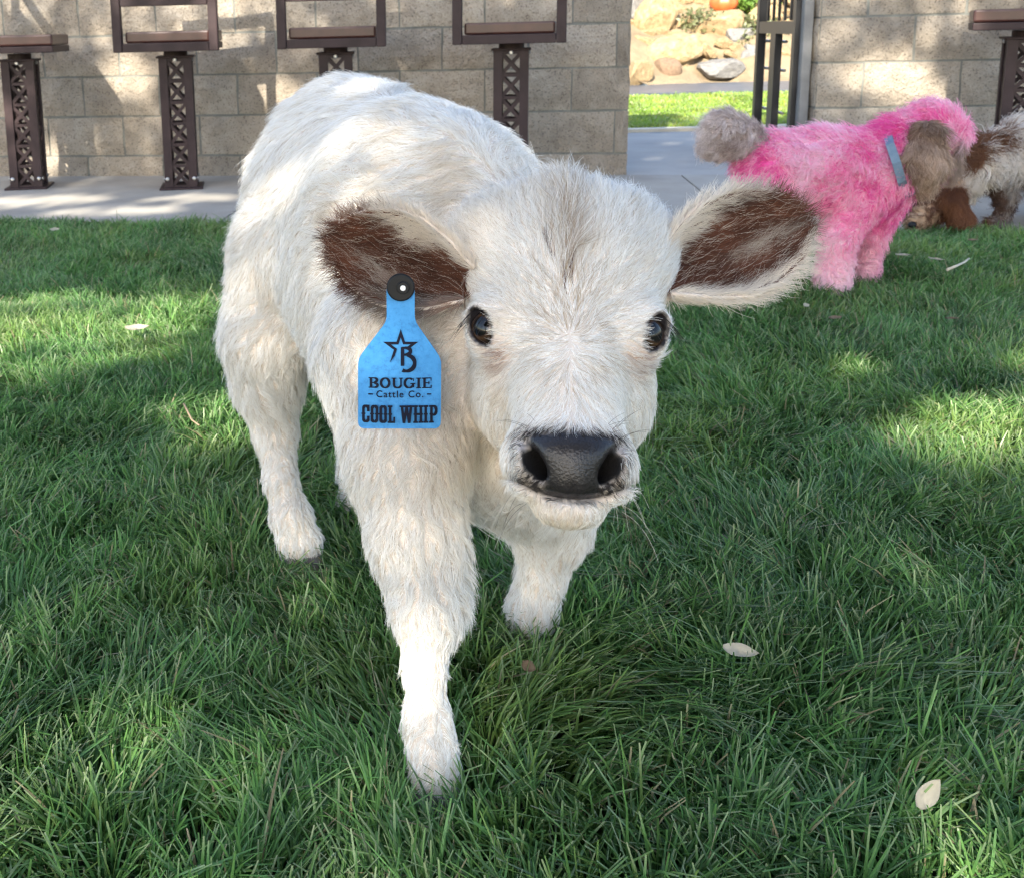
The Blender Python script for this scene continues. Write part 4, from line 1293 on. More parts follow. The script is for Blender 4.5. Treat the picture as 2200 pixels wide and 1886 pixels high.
# ================================================================== the ear tag
TP = at(860, 617, 0.918)
tn = CAM - TP; tn[2] = 0; tn = norm(tn + np.array([-0.02, 0, 0.06]))
def tagp(px, py, off=0.0):
    d = ray(px, py)
    p = CAM + d * (((TP - CAM) @ tn) / (d @ tn))
    return p + tn * (off - 3.0e-7 * (px - 859) ** 2 + 1.2e-8 * max(py - 690, 0) ** 2)
m, t, b = new_mat('blue_tag_plastic')
tc = N(t, 'ShaderNodeTexCoord'); n = N(t, 'ShaderNodeTexNoise', Scale=160.0, Detail=8, Roughness=0.75)
t.links.new(tc.outputs['Object'], n.inputs['Vector'])
c = ramp(t, n.outputs[0], [(0.30, (0.028, 0.15, 0.36)), (0.48, (0.045, 0.235, 0.52)), (0.75, (0.065, 0.285, 0.58))])
t.links.new(c, b.inputs['Base Color']); b.inputs['Roughness'].default_value = 0.5; b.inputs['Specular IOR Level'].default_value = 0.25
M_tag = m
m, t, b = new_mat('black_tag_print'); b.inputs['Base Color'].default_value = (0.008, 0.010, 0.022, 1); b.inputs['Roughness'].default_value = 0.8; b.inputs['Specular IOR Level'].default_value = 0.15
M_print = m
m, t, b = new_mat('black_tag_button'); b.inputs['Base Color'].default_value = (0.008, 0.008, 0.009, 1); b.inputs['Roughness'].default_value = 0.5; b.inputs['Specular IOR Level'].default_value = 0.25
M_button = m
m, t, b = new_mat('white_pin'); b.inputs['Base Color'].default_value = (0.75, 0.75, 0.75, 1); b.inputs['Roughness'].default_value = 0.3
M_pin = m
etag = empty('ear_tag', tagp(860, 617)); tag(etag, 'blue plastic ear tag with black star emblem and lettering on the calf ear', 'ear tag')
def rounded(pts, r=8, n=4):
    out = []
    k = len(pts)
    for i in range(k):
        p0, p1, p2 = (np.array(pts[(i + j - 1) % k], float) for j in range(3))
        a = p1 + norm(p0 - p1) * min(r, np.linalg.norm(p0 - p1) * .45); c = p1 + norm(p2 - p1) * min(r, np.linalg.norm(p2 - p1) * .45)
        for u in np.linspace(0, 1, n): out.append((1 - u) ** 2 * a + 2 * u * (1 - u) * p1 + u * u * c)
    return out
outline = rounded([(830, 612), (891, 612), (891, 690), (948, 772), (947, 921), (769, 921), (769, 772), (831, 690)], 14, 5)
bm = bmesh.new()
f0 = [bm.verts.new(tagp(x, y, 0.0008)) for x, y in outline]; f1 = [bm.verts.new(tagp(x, y, -0.0008)) for x, y in outline]
bm.faces.new(f0); bm.faces.new(f1[::-1])
for i in range(len(f0)): bm.faces.new((f0[i], f1[i], f1[(i + 1) % len(f0)], f0[(i + 1) % len(f0)]))
bmesh.ops.recalc_face_normals(bm, faces=bm.faces)
blade = bm_obj('blade', bm, M_tag, etag)
TU = norm(tagp(900, 700) - tagp(820, 700)); TV = np.cross(tn, TU)
px_m = 0.918 / F_PX
def disc(name, cx, cy, rad, z0, z1, mat, par, inner=0.0):
    bm = bmesh.new()
    c = tagp(cx, cy)
    prof = [(rad * 0.96, z0), (rad, z0 + 0.0008), (rad, z1 - 0.001), (rad * 0.9, z1), (rad * 0.45, z1), (rad * 0.40, z1 - 0.0006 if inner else z1)]
    rings = []
    for (r_, z_) in prof:
        rings.append([bm.verts.new(c + tn * z_ + TU * r_ * math.cos(a_) + TV * r_ * math.sin(a_)) for a_ in np.linspace(0, 2 * math.pi, 32, endpoint=False)])
    for r0, r1 in zip(rings, rings[1:]):
        for k in range(32): bm.faces.new((r0[k], r0[(k + 1) % 32], r1[(k + 1) % 32], r1[k]))
    bm.faces.new(rings[-1]); bm.faces.new(rings[0][::-1])
    return bm_obj(name, bm, mat, par, False)
btn = disc('button', 861, 617, 31 * px_m, 0.0009, 0.0045, M_button, etag)
disc('boss', 866, 616, 13.5 * px_m, 0.0046, 0.0085, M_button, btn)
disc('pin', 866, 616, 6.2 * px_m, 0.0086, 0.0096, M_pin, btn)
# printed marks, drawn in photograph pixels on the blade's own plane
def print_part(name, polys, par=blade, off=0.0011):
    bm = bmesh.new()
    for i, pl in enumerate(polys):
        o = off + 0.000012 * i
        vs = [bm.verts.new(tagp(x, y, o)) for x, y in pl]
        if len(vs) >= 3:
            try: bm.faces.new(vs)
            except ValueError: pass
    bmesh.ops.triangulate(bm, faces=bm.faces)
    return bm_obj(name, bm, M_print, par)
def seg(x0, y0, x1, y1, w):
    d = norm(np.array([x1 - x0, y1 - y0], float)); s_ = np.array([-d[1], d[0]]) * w / 2
    return [(x0 + s_[0], y0 + s_[1]), (x1 + s_[0], y1 + s_[1]), (x1 - s_[0], y1 - s_[1]), (x0 - s_[0], y0 - s_[1])]
def arc(cx, cy, rx, ry, a0, a1, w0, w1=None, n=12):
    """ribbon along an ellipse; w0 stroke at the sides, w1 at top and bottom"""
    w1 = w0 if w1 is None else w1
    out = []
    A_ = np.radians(np.linspace(a0, a1, n + 1))
    for u, v_ in zip(A_, A_[1:]):
        q = []
        for a_, sg in ((u, 1), (v_, 1), (v_, -1), (u, -1)):
            w = w0 * abs(math.cos(a_)) + w1 * abs(math.sin(a_))
            q.append((cx + (rx + sg * w / 2) * math.cos(a_), cy - (ry + sg * w / 2) * math.sin(a_)))
        out.append(q)
    return out
def rect(x0, y0, x1, y1): return [(x0, y0), (x1, y0), (x1, y1), (x0, y1)]
def serif_glyph(ch, x, y0, y1, w, st=5.4, hs=2.2):
    """roman capital with slab serifs in the box x..x+w, y0 (top)..y1"""
    P = []; h = y1 - y0; cy = (y0 + y1) / 2; sf = 2.6
    def stem(xc, a=y0, c=y1, l=4.6, r=4.6, wd=st, top=True, bot=True):
        P.append(rect(xc - wd / 2, a, xc + wd / 2, c))
        if top: P.append(rect(xc - wd / 2 - sf, a, xc + wd / 2 + sf, a + hs))
        if bot: P.append(rect(xc - wd / 2 - sf, c - hs, xc + wd / 2 + sf, c))
    if ch == 'B':
        stem(x + 5); q = h / 4
        P.append(rect(x + 5, y0, x + w * .55, y0 + hs)); P.append(rect(x + 5, cy - hs / 2, x + w * .55, cy + hs / 2)); P.append(rect(x + 5, y1 - hs, x + w * .55, y1))
        P.extend(arc(x + w * .52, y0 + q, w * .30, q - hs / 2, -90, 90, st, hs, 10)); P.extend(arc(x + w * .52, y1 - q, w * .36, q - hs / 2, -90, 90, st, hs, 10))
    elif ch == 'O': P.extend(arc(x + w / 2, cy, w / 2 - st / 2, h / 2 - hs / 2, 0, 360, st, hs, 22))
    elif ch == 'U':
        stem(x + 5, y0, y1 - h * .3, bot=False); stem(x + w - 4, y0, y1 - h * .3, wd=3.0, bot=False)
        P.extend(arc(x + w / 2 + .5, y1 - h * .32, w / 2 - 4.6, h * .32 - hs / 2, 180, 360, 4.2, hs + .4, 12))
    elif ch == 'G':
        P.extend(arc(x + w / 2, cy, w / 2 - st / 2, h / 2 - hs / 2, 45, 335, st, hs, 18))
        P.append(rect(x + w - st - 1, cy + 1, x + w - 1, y1 - 2)); P.append(rect(x + w - st - 4, cy, x + w + 1.5, cy + hs)); P.append(rect(x + w - 4, y0 + 1, x + w - 2, y0 + h * .34))
    elif ch == 'I': stem(x + w / 2)
    elif ch == 'E':
        stem(x + 5)
        for yy in (y0, cy - hs / 2, y1 - hs): P.append(rect(x + 5, yy, x + w - (5 if abs(yy - cy) < 4 else 1), yy + hs))
        P.append(rect(x + w - 3.0, y0, x + w - .8, y0 + h * .30)); P.append(rect(x + w - 3.0, y1 - h * .30, x + w - .5, y1)); P.append(rect(x + w - 7.5, cy - h * .16, x + w - 5.6, cy + h * .16))
    return P
polys = []
xs = 792.0
for ch, w, adv in (('B', 22, 24), ('O', 23, 25.5), ('U', 24, 25.5), ('G', 24, 26.5), ('I', 12, 13.5), ('E', 21, 21)):
    polys += serif_glyph(ch, xs, 811, 833.5, w); xs += adv
print_part('lettering', polys)
def slab_glyph(ch, x, y0, y1, w, st=7.4):
    """condensed western slab capital"""
    P = []; cy = (y0 + y1) / 2; h = y1 - y0; s_ = 2.2; hs = 4.0
    def vert(xc, a=y0, c=y1, wd=st, top=True, bot=True):
        P.append(rect(xc - wd / 2, a, xc + wd / 2, c))
        P.append(rect(xc - wd / 2 - 1.5, cy - 2, xc + wd / 2 + 1.5, cy + 1.5))
        if top: P.append(rect(xc - wd / 2 - s_, a, xc + wd / 2 + s_, a + hs))
        if bot: P.append(rect(xc - wd / 2 - s_, c - hs, xc + wd / 2 + s_, c))
    rO = w / 2
    if ch in 'CO':
        vert(x + st / 2, y0 + 7, y1 - 7, top=False, bot=False)
        P.extend(arc(x + w / 2, y0 + 8, w / 2 - st / 2, 8 - 2.3, 0, 180, st, 4.6, 10)); P.extend(arc(x + w / 2, y1 - 8, w / 2 - st / 2, 8 - 2.3, 180, 360, st, 4.6, 10))
        if ch == 'O': vert(x + w - st / 2, y0 + 7, y1 - 7, top=False, bot=False)
        else:
            P.append(rect(x + w - st, y0 + 7, x + w, y0 + 14)); P.append(rect(x + w - st, y1 - 14, x + w, y1 - 7)); P.append(rect(x + w - 3.4, y0, x + w, y0 + 10))
    elif ch == 'L':
        vert(x + st / 2 + 1.5); P.append(rect(x + st / 2, y1 - 4.4, x + w, y1)); P.append(rect(x + w - 4, y1 - 13, x + w, y1))
    elif ch == 'W':
        for a_, c in ((x + 4, x + w * .30), (x + w * .52, x + w * .30), (x + w * .48, x + w * .70), (x + w - 4, x + w * .70)):
            P.append(seg(a_, y0, c, y1, 5.6))
        for a_ in (x + 4, x + w * .5, x + w - 4): P.append(rect(a_ - 5.2, y0, a_ + 5.2, y0 + hs))
    elif ch == 'H':
        vert(x + st / 2 + 1.5); vert(x + w - st / 2 - 1.5); P.append(rect(x + st, cy - 2.4, x + w - st, cy + 2.2))
    elif ch == 'I': vert(x + w / 2)
    elif ch == 'P':
        vert(x + st / 2 + 1.5)
        P.append(rect(x + st, y0, x + w * .55, y0 + hs)); P.append(rect(x + st, cy, x + w * .55, cy + hs))
        P.extend(arc(x + w * .50, (y0 + cy + hs) / 2, w * .5 - st / 2, (cy + hs - y0) / 2 - hs / 2, -90, 90, st, hs, 10))
    return P
polys = []
xs = 778.0
for ch, w, adv in (('C', 16, 18.6), ('O', 16, 18.6), ('O', 16, 18.8), ('L', 15, 25.5), ('W', 28, 29.0), ('H', 20, 21.6), ('I', 9, 12.5), ('P', 17.5, 18)):
    polys += slab_glyph(ch, xs, 870, 907.5, w, 5.6); xs += adv
print_part('lettering', polys)
# small line: proportional lower case from the built-in face, thickened
fc = bpy.data.curves.new('small_print', 'FONT'); fc.body = 'Cattle Co.'; fc.size = 1.0; fc.offset = 0.012; fc.space_character = 1.18; fc.align_x = 'CENTER'
fo = bpy.data.objects.new('small_print', fc); COL.objects.link(fo)
bpy.context.view_layer.update()
tm = bpy.data.meshes.new_from_object(fo.evaluated_get(bpy.context.evaluated_depsgraph_get()))
bpy.data.objects.remove(fo)
co = np.array([q.co for q in tm.vertices])
sx = 101.0 / (co[:, 0].max() - co[:, 0].min()); sy = 14.5 / 0.70
cox = (co[:, 0].max() + co[:, 0].min()) / 2
for q, c in zip(tm.vertices, co): q.co = tagp(859 + (c[0] - cox) * sx, 853.5 - c[1] * sy, 0.0011)
tm.materials.clear(); tm.materials.append(M_print)
link('lettering', tm, blade)
print_part('lettering', [rect(791, 845.5, 801, 848.3), rect(917, 845.5, 927, 848.3)])
# star with the letter B
sc_ = [(861 + r_ * math.sin(a_), 747 - r_ * math.cos(a_)) for a_, r_ in [(k * math.pi / 5, 40 if k % 2 == 0 else 15.5) for k in range(10)]]
si_ = [(861 + r_ * math.sin(a_), 747 - r_ * math.cos(a_)) for a_, r_ in [(k * math.pi / 5, 22 if k % 2 == 0 else 8.5) for k in range(10)]]
star = []
for k in range(10):
    if k in (3, 4, 5): continue            # the lower right arm gives way to the letter
    star.append([sc_[k], sc_[(k + 1) % 10], si_[(k + 1) % 10], si_[k]])
letter = [rect(861, 746, 868.5, 786)] + arc(872, 754.5, 10, 7.2, -90, 100, 6.6, 5.0, 10) + [rect(864, 745, 873, 750), rect(868, 759.5, 876, 764.5)] + arc(873, 780, 18, 17, -118, 88, 7.4, 5.6, 16)
print_part('star_emblem', star + letter)

# ================================================================== the dogs
def dog_fn(parts):
    def f(p):
        d = None
        for (a, b_, ra, rb, k) in parts:
            e = d_cone(p, a, b_, ra, rb)
            d = e if d is None else smin(d, e, k)
        return d
    return f
def build_dog(name, parts, flows, h, nhair, colour, label, seed, rad, clump, wave, ground, lens):
    fn = dog_fn(parts)
    pts = np.array([q for p in parts for q in (p[0] - max(p[2], p[3]), p[0] + max(p[2], p[3]), p[1] - max(p[2], p[3]), p[1] + max(p[2], p[3]))])
    V, Q = sdf_mesh(fn, pts.min(0) - 0.02, pts.max(0) + 0.02, h)
    root = empty(name, ground); tag(root, label, 'dog')
    me = raw_mesh('body', V, Q, M_skin, True)
    r = np.random.default_rng(seed)
    point_color(me, colour(V, r, np.zeros(len(V), bool)) * 0.8)
    w_ = me.attributes.new('wet', 'FLOAT', 'POINT'); w_.data.foreach_set('value', np.zeros(len(V), np.float32))
    bo = link('body', me, root)
    n = int(nhair * FUR)
    P, _ = sample_tris(V, Q, n, np.ones(len(V)), r)
    nr = grad(fn, P, 0.004)
    W = np.zeros(n); fl = np.zeros((n, 3)); L = np.zeros(n)
    for p, f, l_ in zip(parts, flows, lens):
        e = np.exp(-np.maximum(d_cone(P, p[0], p[1], p[2], p[3]), -0.02) / 0.012) + 1e-9
        W += e; fl += e[:, None] * norm(np.array(f, float)); L += e * l_
    fl /= W[:, None]; L /= W
    ang = 1.1 * noise(P, 11, seed) + 0.7 * noise(P, 30, seed + 1)
    tn_ = norm(fl - (fl * nr).sum(1, keepdims=True) * nr)
    fl = tn_ * np.cos(ang)[:, None] + np.cross(nr, tn_) * np.sin(ang)[:, None]
    st = groom(P, nr, fl, L, 0.75, r, clump, 0.62, 6, wave, 0.35, 0.35, 0.5)
    hair_object('fur', st, np.full(n, rad), colour(P, r, np.ones(n, bool)), M_fur, bo)
    return root
g1 = on_ground(1785, 628)
YD = g1[1] + 0.05
def D(px, py, dy=0.0): return at(px, py, YD + dy)
dn = (0, 0, -1)
pp = [ # a, b, ra, rb, k
    (D(1662, 366), D(1770, 368), 0.094, 0.094, .05), (D(1770, 368), D(1868, 378), 0.098, 0.102, .05), (D(1880, 360), D(1925, 318), 0.085, 0.070, .05),
    (D(1945, 312), D(1998, 286), 0.066, 0.072, .04), (D(1995, 290), D(2022, 292), 0.064, 0.054, .03), (D(2012, 310), D(2030, 362), 0.044, 0.030, .03),
    (D(1840, 430, -.05), D(1800, 510, -.06), 0.062, 0.042, .03), (D(1800, 510, -.06), D(1788, 605, -.06), 0.038, 0.040, .02),
    (D(1895, 440, .06), D(1872, 510, .06), 0.055, 0.034, .03), (D(1872, 510, .06), D(1858, 585, .06), 0.030, 0.030, .02),
    (D(1640, 440, -.05), D(1640, 520, -.02), 0.070, 0.045, .04), (D(1640, 520, -.02), D(1618, 590, -.02), 0.040, 0.038, .03),
    (D(1660, 440, .08), D(1665, 520, .1), 0.070, 0.045, .04), (D(1665, 520, .1), D(1650, 575, .1), 0.038, 0.036, .03)]
pf = [(-1, 0, -.6), (-1, 0, -.6), (-.5, 0, -.8), (-.4, 0, .3), (.6, 0, -.4), (.2, 0, -1)] + [dn] * 8
def pinkcol(P, r, hair):
    a = noise(P, 9, 61) * 0.55 + noise(P, 24, 62) * 0.45
    a = a + r.normal(0, 0.22, len(P))
    a = a * 1.35 - 0.04
    pale, mid, hot = np.array([[0.93, 0.64, 0.74]]), np.array([[0.92, 0.38, 0.57]]), np.array([[0.82, 0.10, 0.38]])
    t1 = sstep(-0.55, 0.05, a)[:, None]; t2 = sstep(0.05, 0.65, a)[:, None]
    c = pale * (1 - t1) + mid * t1; c = c * (1 - t2) + hot * t2
    low = sstep(0.20, 0.05, P[:, 2])[:, None] * 0.6
    c = c * (1 - low) + np.array([[0.90, 0.68, 0.72]]) * low
    fx = D(1985, 330)[0]
    face = (sstep(fx + 0.01, fx + 0.06, P[:, 0]) * sstep(D(2000, 292)[2], D(2000, 320)[2], P[:, 2]))[:, None]
    return c * (1 - face) + np.array([[0.36, 0.27, 0.22]]) * face
pink = build_dog('dog', pp, pf, 0.008, 42000, pinkcol, 'fluffy dog dyed bright pink standing on the lawn', 81, 0.0009, 0.016, 0.16, g1, [0.024] * 6 + [0.016] * 8)
# its long brown-grey ear, its tail and its blue collar
def furry_part(name, parent, parts, h, nhair, col_, seed, flow, L, rad=0.0006, clump=0.02, wave=0.12, lift=0.5):
    fn = dog_fn(parts)
    pts = np.array([q for p in parts for q in (p[0] - max(p[2], p[3]), p[0] + max(p[2], p[3]), p[1] - max(p[2], p[3]), p[1] + max(p[2], p[3]))])
    V, Q = sdf_mesh(fn, pts.min(0) - 0.02, pts.max(0) + 0.02, h)
    me = raw_mesh(name, V, Q, M_skin, True)
    c0, c1 = np.array(col_)
    point_color(me, np.tile((c0 + c1) * 0.4, (len(V), 1)))
    w_ = me.attributes.new('wet', 'FLOAT', 'POINT'); w_.data.foreach_set('value', np.zeros(len(V), np.float32))
    o = link(name, me, parent)
    r = np.random.default_rng(seed); n = int(nhair * FUR)
    P, _ = sample_tris(V, Q, n, np.ones(len(V)), r)
    nr = grad(fn, P, 0.004)
    fl = np.tile(norm(np.array(flow, float)), (n, 1)) if flow is not None else norm(P - V.mean(0)) + 0.6 * np.stack([noise(P, 14, 3), noise(P, 14, 4), noise(P, 14, 5)], 1)
    k = np.clip(0.5 + noise(P, 20, seed) * 0.6 + r.normal(0, .22, n), 0, 1)[:, None]
    st = groom(P, nr, fl, np.full(n, L), lift, r, clump, 0.7, 7, wave, 0.2, 0.35, 0.3)
    hair_object(name + '_fur', st, np.full(n, rad), c0 * (1 - k) + c1 * k, M_fur, o)
    return o
furry_part('ear', pink, [(D(1990, 288, -.085), D(1984, 345, -.10), 0.030, 0.044, .03), (D(1984, 345, -.10), D(1986, 388, -.09), 0.038, 0.022, .03)], 0.007, 9000, [(0.20, 0.12, 0.08), (0.62, 0.46, 0.35)], 91, (0.05, 0, -1), 0.036, lift=0.25, rad=0.0009)
furry_part('tail', pink, [(D(1640, 318), D(1592, 300), 0.024, 0.026, .03), (D(1592, 292), D(1560, 285), 0.034, 0.044, .04), (D(1555, 295), D(1540, 312), 0.042, 0.026, .04)], 0.007, 6000, [(0.40, 0.30, 0.27), (0.80, 0.70, 0.66)], 92, (-0.9, 0, -0.5), 0.028, rad=0.0009, wave=0.22, lift=0.7)
bm = bmesh.new()
cc_ = [D(1905, 282, -.03), D(1912, 310, -.105), D(1926, 350, -.125), D(1938, 392, -.12), D(1948, 425, -.075)]
pts_ = [Vector(q) for q in cc_]
sm_ = []
for i in range(len(pts_) - 1):
    for u in np.linspace(0, 1, 5, endpoint=False): sm_.append(pts_[i].lerp(pts_[i + 1], u))
sm_.append(pts_[-1])
sd = Vector((1, 0, .35)).normalized() * 0.011
fr = [bm.verts.new(q - sd) for q in sm_]; bk = [bm.verts.new(q + sd) for q in sm_]
for i in range(len(sm_) - 1): bm.faces.new((fr[i], fr[i + 1], bk[i + 1], bk[i]))
bmesh.ops.solidify(bm, geom=list(bm.faces), thickness=0.004)
collar = bm_obj('collar', bm, noisy('blue_collar_web', [(0.3, (0.20, 0.30, 0.40)), (0.7, (0.32, 0.43, 0.52))], 60, 0.7), pink)
bm = bmesh.new(); bm_tube(bm, [D(1940, 420, -.085), D(1962, 412, -.085)], [0.012, 0.010], 8); bm_obj('buckle', bm, noisy('teal_buckle', [(0.3, (0.02, 0.10, 0.10)), (0.7, (0.04, 0.16, 0.15))], 30, 0.4), collar)

g2 = on_ground(2140, 489)
Y2 = g2[1] + 0.02
def E(px, py, dy=0.0): return at(px, py, Y2 + dy)
bp_ = [(E(2105, 348), E(2215, 322), 0.078, 0.092, .05), (E(2215, 322), E(2380, 330), 0.092, 0.092, .05), (E(2085, 362), E(2040, 402), 0.070, 0.060, .05),
       (E(2030, 428), E(1996, 446), 0.060, 0.056, .04), (E(1988, 454, -.03), E(1968, 474, -.05), 0.042, 0.034, .03),
       (E(2150, 375, -.04), E(2162, 425, -.05), 0.050, 0.030, .04), (E(2162, 425, -.05), E(2150, 478, -.05), 0.026, 0.022, .02), (E(2148, 479, -.05), E(2128, 481, -.06), 0.020, 0.019, .02),
       (E(2240, 400, .10), E(2250, 480, .12), 0.055, 0.030, .04), (E(2400, 400, -.05), E(2420, 500, -.05), 0.070, 0.032, .04), (E(2390, 400, .1), E(2400, 480, .12), 0.070, 0.032, .04),
       (E(2440, 320), E(2500, 250), 0.03, 0.03, .03)]
bf_ = [(.6, 0, -1), (.8, 0, -.8), (.2, 0, -1), (.5, 0, -.6), (-.4, -.3, -.4)] + [dn] * 7
def merle(P, r, hair):
    a = noise(P, 8, 71) * 0.7 + noise(P, 22, 72) * 0.45 + r.normal(0, 0.10, len(P))
    w = np.array([[0.66, 0.60, 0.54]]); br = np.array([[0.16, 0.070, 0.032]]); dk = np.array([[0.075, 0.050, 0.042]])
    t1 = sstep(0.05, 0.22, a)[:, None]
    c = w * (1 - t1) + br * t1
    leg = (sstep(0.23, 0.12, P[:, 2]) * sstep(E(2080, 450)[0], E(2110, 450)[0], P[:, 0]))[:, None] * 0.75
    c = c * (1 - leg) + dk * leg
    hd = (sstep(E(2060, 430)[0], E(2025, 430)[0], P[:, 0]))[:, None]
    t2 = sstep(-0.25, 0.1, a)[:, None]
    c = c * (1 - hd) + (np.array([[0.50, 0.33, 0.21]]) * (1 - t2) + np.array([[0.13, 0.060, 0.034]]) * t2) * hd
    mz_ = (sstep(E(2004, 455)[0], E(1976, 455)[0], P[:, 0]) * sstep(0.12, 0.07, P[:, 2]))[:, None] * sstep(-0.35, 0.25, noise(P, 38, 75) + r.normal(0, 0.25, len(P)))[:, None]
    c = c * (1 - 0.8 * mz_) + np.array([[0.58, 0.40, 0.26]]) * 0.8 * mz_
    return c
dog2 = build_dog('dog', bp_, bf_, 0.009, 24000, merle, 'shaggy brown and white dog sniffing at the edge of the patio', 83, 0.0011, 0.022, 0.16, g2, [0.034] * 3 + [0.022] + [0.014] * 1 + [0.018] * 7)
furry_part('ear', dog2, [(E(2045, 425, -.07), E(2062, 470, -.08), 0.032, 0.030, .03), (E(2062, 470, -.08), E(2050, 486, -.08), 0.026, 0.012, .02)], 0.007, 6000, [(0.12, 0.045, 0.022), (0.30, 0.13, 0.06)], 94, (0.1, 0, -1), 0.028, lift=0.35)

for px, py, r_, nm in ((1960, 484, 0.011, 'nose'), (1979, 450, 0.007, 'eye'), (2004, 445, 0.007, 'eye')):
    bm = bmesh.new()
    bmesh.ops.create_uvsphere(bm, u_segments=16, v_segments=10, radius=r_)
    c = E(px, py, -.083 if nm == 'nose' else -.054)
    for q in bm.verts: q.co = Vector((q.co.x * 1.25, q.co.y, q.co.z)) + Vector(c)
    bm_obj(nm, bm, M_button, dog2, True)

# ================================================================== grass
def blade_field(n, xy, h, lean, width, seed, cols, segs=3, z0=-0.013):
    r = np.random.default_rng(seed)
    th = r.uniform(0, 2 * math.pi, n)
    wx = np.stack([np.cos(th), np.sin(th), np.zeros(n)], 1)
    root = np.concatenate([xy, np.full((n, 1), z0)], 1)
    rows = []
    for k in range(segs + 1):
        u = k / segs
        c = root + np.stack([lean[:, 0] * h * u ** 1.7, lean[:, 1] * h * u ** 1.7, h * (u - 0.28 * np.hypot(lean[:, 0], lean[:, 1]) * u * u)], 1)
        w = (width * (1.0 - 0.62 * u ** 1.5))[:, None] * 0.5
        rows += [c - wx * w, c + wx * w]
    V = np.stack(rows, 1).reshape(-1, 3)
    k = 2 * (segs + 1)
    base = (np.arange(n) * k)[:, None]
    F = np.concatenate([base + np.array([[2 * s, 2 * s + 1, 2 * s + 3, 2 * s + 2]]) for s in range(segs)])
    colr = np.repeat(cols[:, None, :], k, 1)
    return V, F, colr.reshape(-1, 3)
def grass_mat():
    m, t, b = new_mat('grass_blade')
    a = N(t, 'ShaderNodeAttribute', attribute_name='col')
    t.links.new(a.outputs['Color'], b.inputs['Base Color'])
    b.inputs['Roughness'].default_value = 0.36
    b.inputs['Specular IOR Level'].default_value = 0.36
    tl = N(t, 'ShaderNodeBsdfTranslucent'); t.links.new(a.outputs['Color'], tl.inputs['Color'])
    mx = N(t, 'ShaderNodeMixShader', Fac=0.42)
    t.links.new(b.outputs[0], mx.inputs[1]); t.links.new(tl.outputs[0], mx.inputs[2])
    t.links.new(mx.outputs[0], t.nodes['Material Output'].inputs['Surface'])
    return m
M_grass = grass_mat()
def lawn(name, label, y0, y1, xl, xr, dens, seed, hmin, hmax, wid, stop=None, segs=3, tufts=True, sun_tone=(1, 1, 1)):
    r = np.random.default_rng(seed)
    a0 = (xr(y0) - xl(y0)); a1 = (xr(y1) - xl(y1))
    n = int((a0 + a1) / 2 * (y1 - y0) * dens * GRASS)
    y = r.uniform(y0, y1, n); x = xl(y) + r.random(n) * (xr(y) - xl(y))
    xy = np.stack([x, y], 1)
    if stop is not None:
        keep = stop(xy); xy = xy[keep]; n = len(xy)
    p3 = np.concatenate([xy, np.zeros((n, 1))], 1)
    # gather blades into tufts
    if tufts:
        cell = np.floor(xy / 0.021 + 0.45 * np.stack([noise(p3, 60, 1), noise(p3, 60, 2)], 1)).astype(np.int64)
        hsh = (cell[:, 0] * 73856093) ^ (cell[:, 1] * 19349663)
        _, inv = np.unique(hsh, return_inverse=True)
        k = inv.max() + 1; cnt = np.bincount(inv, minlength=k)
        cen = np.stack([np.bincount(inv, xy[:, i], k) / cnt for i in range(2)], 1)[inv]
        splay = (xy - cen) / 0.021
        xy = cen + (xy - cen) * 0.75
        tl_ = r.normal(0, 0.42, (k, 2))[inv]; th_ = (1 + r.normal(0, 0.16, k))[inv]
    else:
        splay = 0; tl_ = r.normal(0, 0.3, (n, 2)); th_ = 1.0
    big = np.stack([noise(p3, 3.2, 7), noise(p3, 3.2, 8)], 1) * 0.55 + np.stack([noise(p3, 9, 9), noise(p3, 9, 10)], 1) * 0.45
    lean = big + tl_ + 0.55 * splay + r.normal(0, 0.25, (n, 2))
    h = (hmin + (hmax - hmin) * r.random(n)) * th_ * (1 + 0.22 * noise(p3, 6, 13)) * np.clip(1 + r.normal(0, .1, n), .5, 1.5)
    c = np.array([[0.105, 0.225, 0.062]]) * (1 + 0.30 * noise(p3, 7, 17) + 0.22 * r.normal(0, 1, n))[:, None].clip(0.35, 2)
    yel = sstep(0.0, 0.8, noise(p3, 5, 19) + r.normal(0, .35, n))[:, None]
    c = c * (1 - 0.55 * yel) + np.array([[0.235, 0.33, 0.085]]) * 0.55 * yel
    c = c * np.array(sun_tone)
    dry = (r.random(n) < 0.035)
    c[dry] = np.array([0.34, 0.29, 0.16]) * (0.5 + 0.7 * r.random((int(dry.sum()), 1)))
    V, F, C = blade_field(n, xy, h, lean, wid * (0.75 + 0.5 * r.random(n)), seed + 5, c, segs)
    # mown ends are pale
    k = 2 * (segs + 1)
    C = C.reshape(n, k, 3)
    cut = (r.random(n) < 0.45)
    C[cut, -2:] = C[cut, -2:] * 0.35 + np.array([0.36, 0.40, 0.24]) * 0.65
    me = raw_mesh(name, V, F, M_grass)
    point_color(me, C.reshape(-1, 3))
    o = link(name, me); tag(o, label, 'grass', None, 'stuff')
    return o
GN = np.array([-gdir[1], gdir[0]])                  # from the lawn towards the patio
def before_edge(xy):
    e = (xy - GE0[:2]) @ GN
    p3 = np.concatenate([xy, np.zeros((len(xy), 1))], 1)
    return e < 0.012 + 0.02 * noise(p3, 14, 3)
xl_ = lambda y: -(700 / 2200) * y * 1.06 - 0.30
xr_ = lambda y: (1500 / 2200) * y * 1.06 + 0.30
lawn('grass', 'short green lawn grass round the front feet of the calf', 0.50, 1.5, xl_, xr_, 44000, 1, 0.036, 0.062, 0.0034, before_edge)
lawn('grass', 'short green lawn grass in the middle of the lawn', 1.5, 2.6, xl_, xr_, 29000, 2, 0.034, 0.056, 0.0036, before_edge)
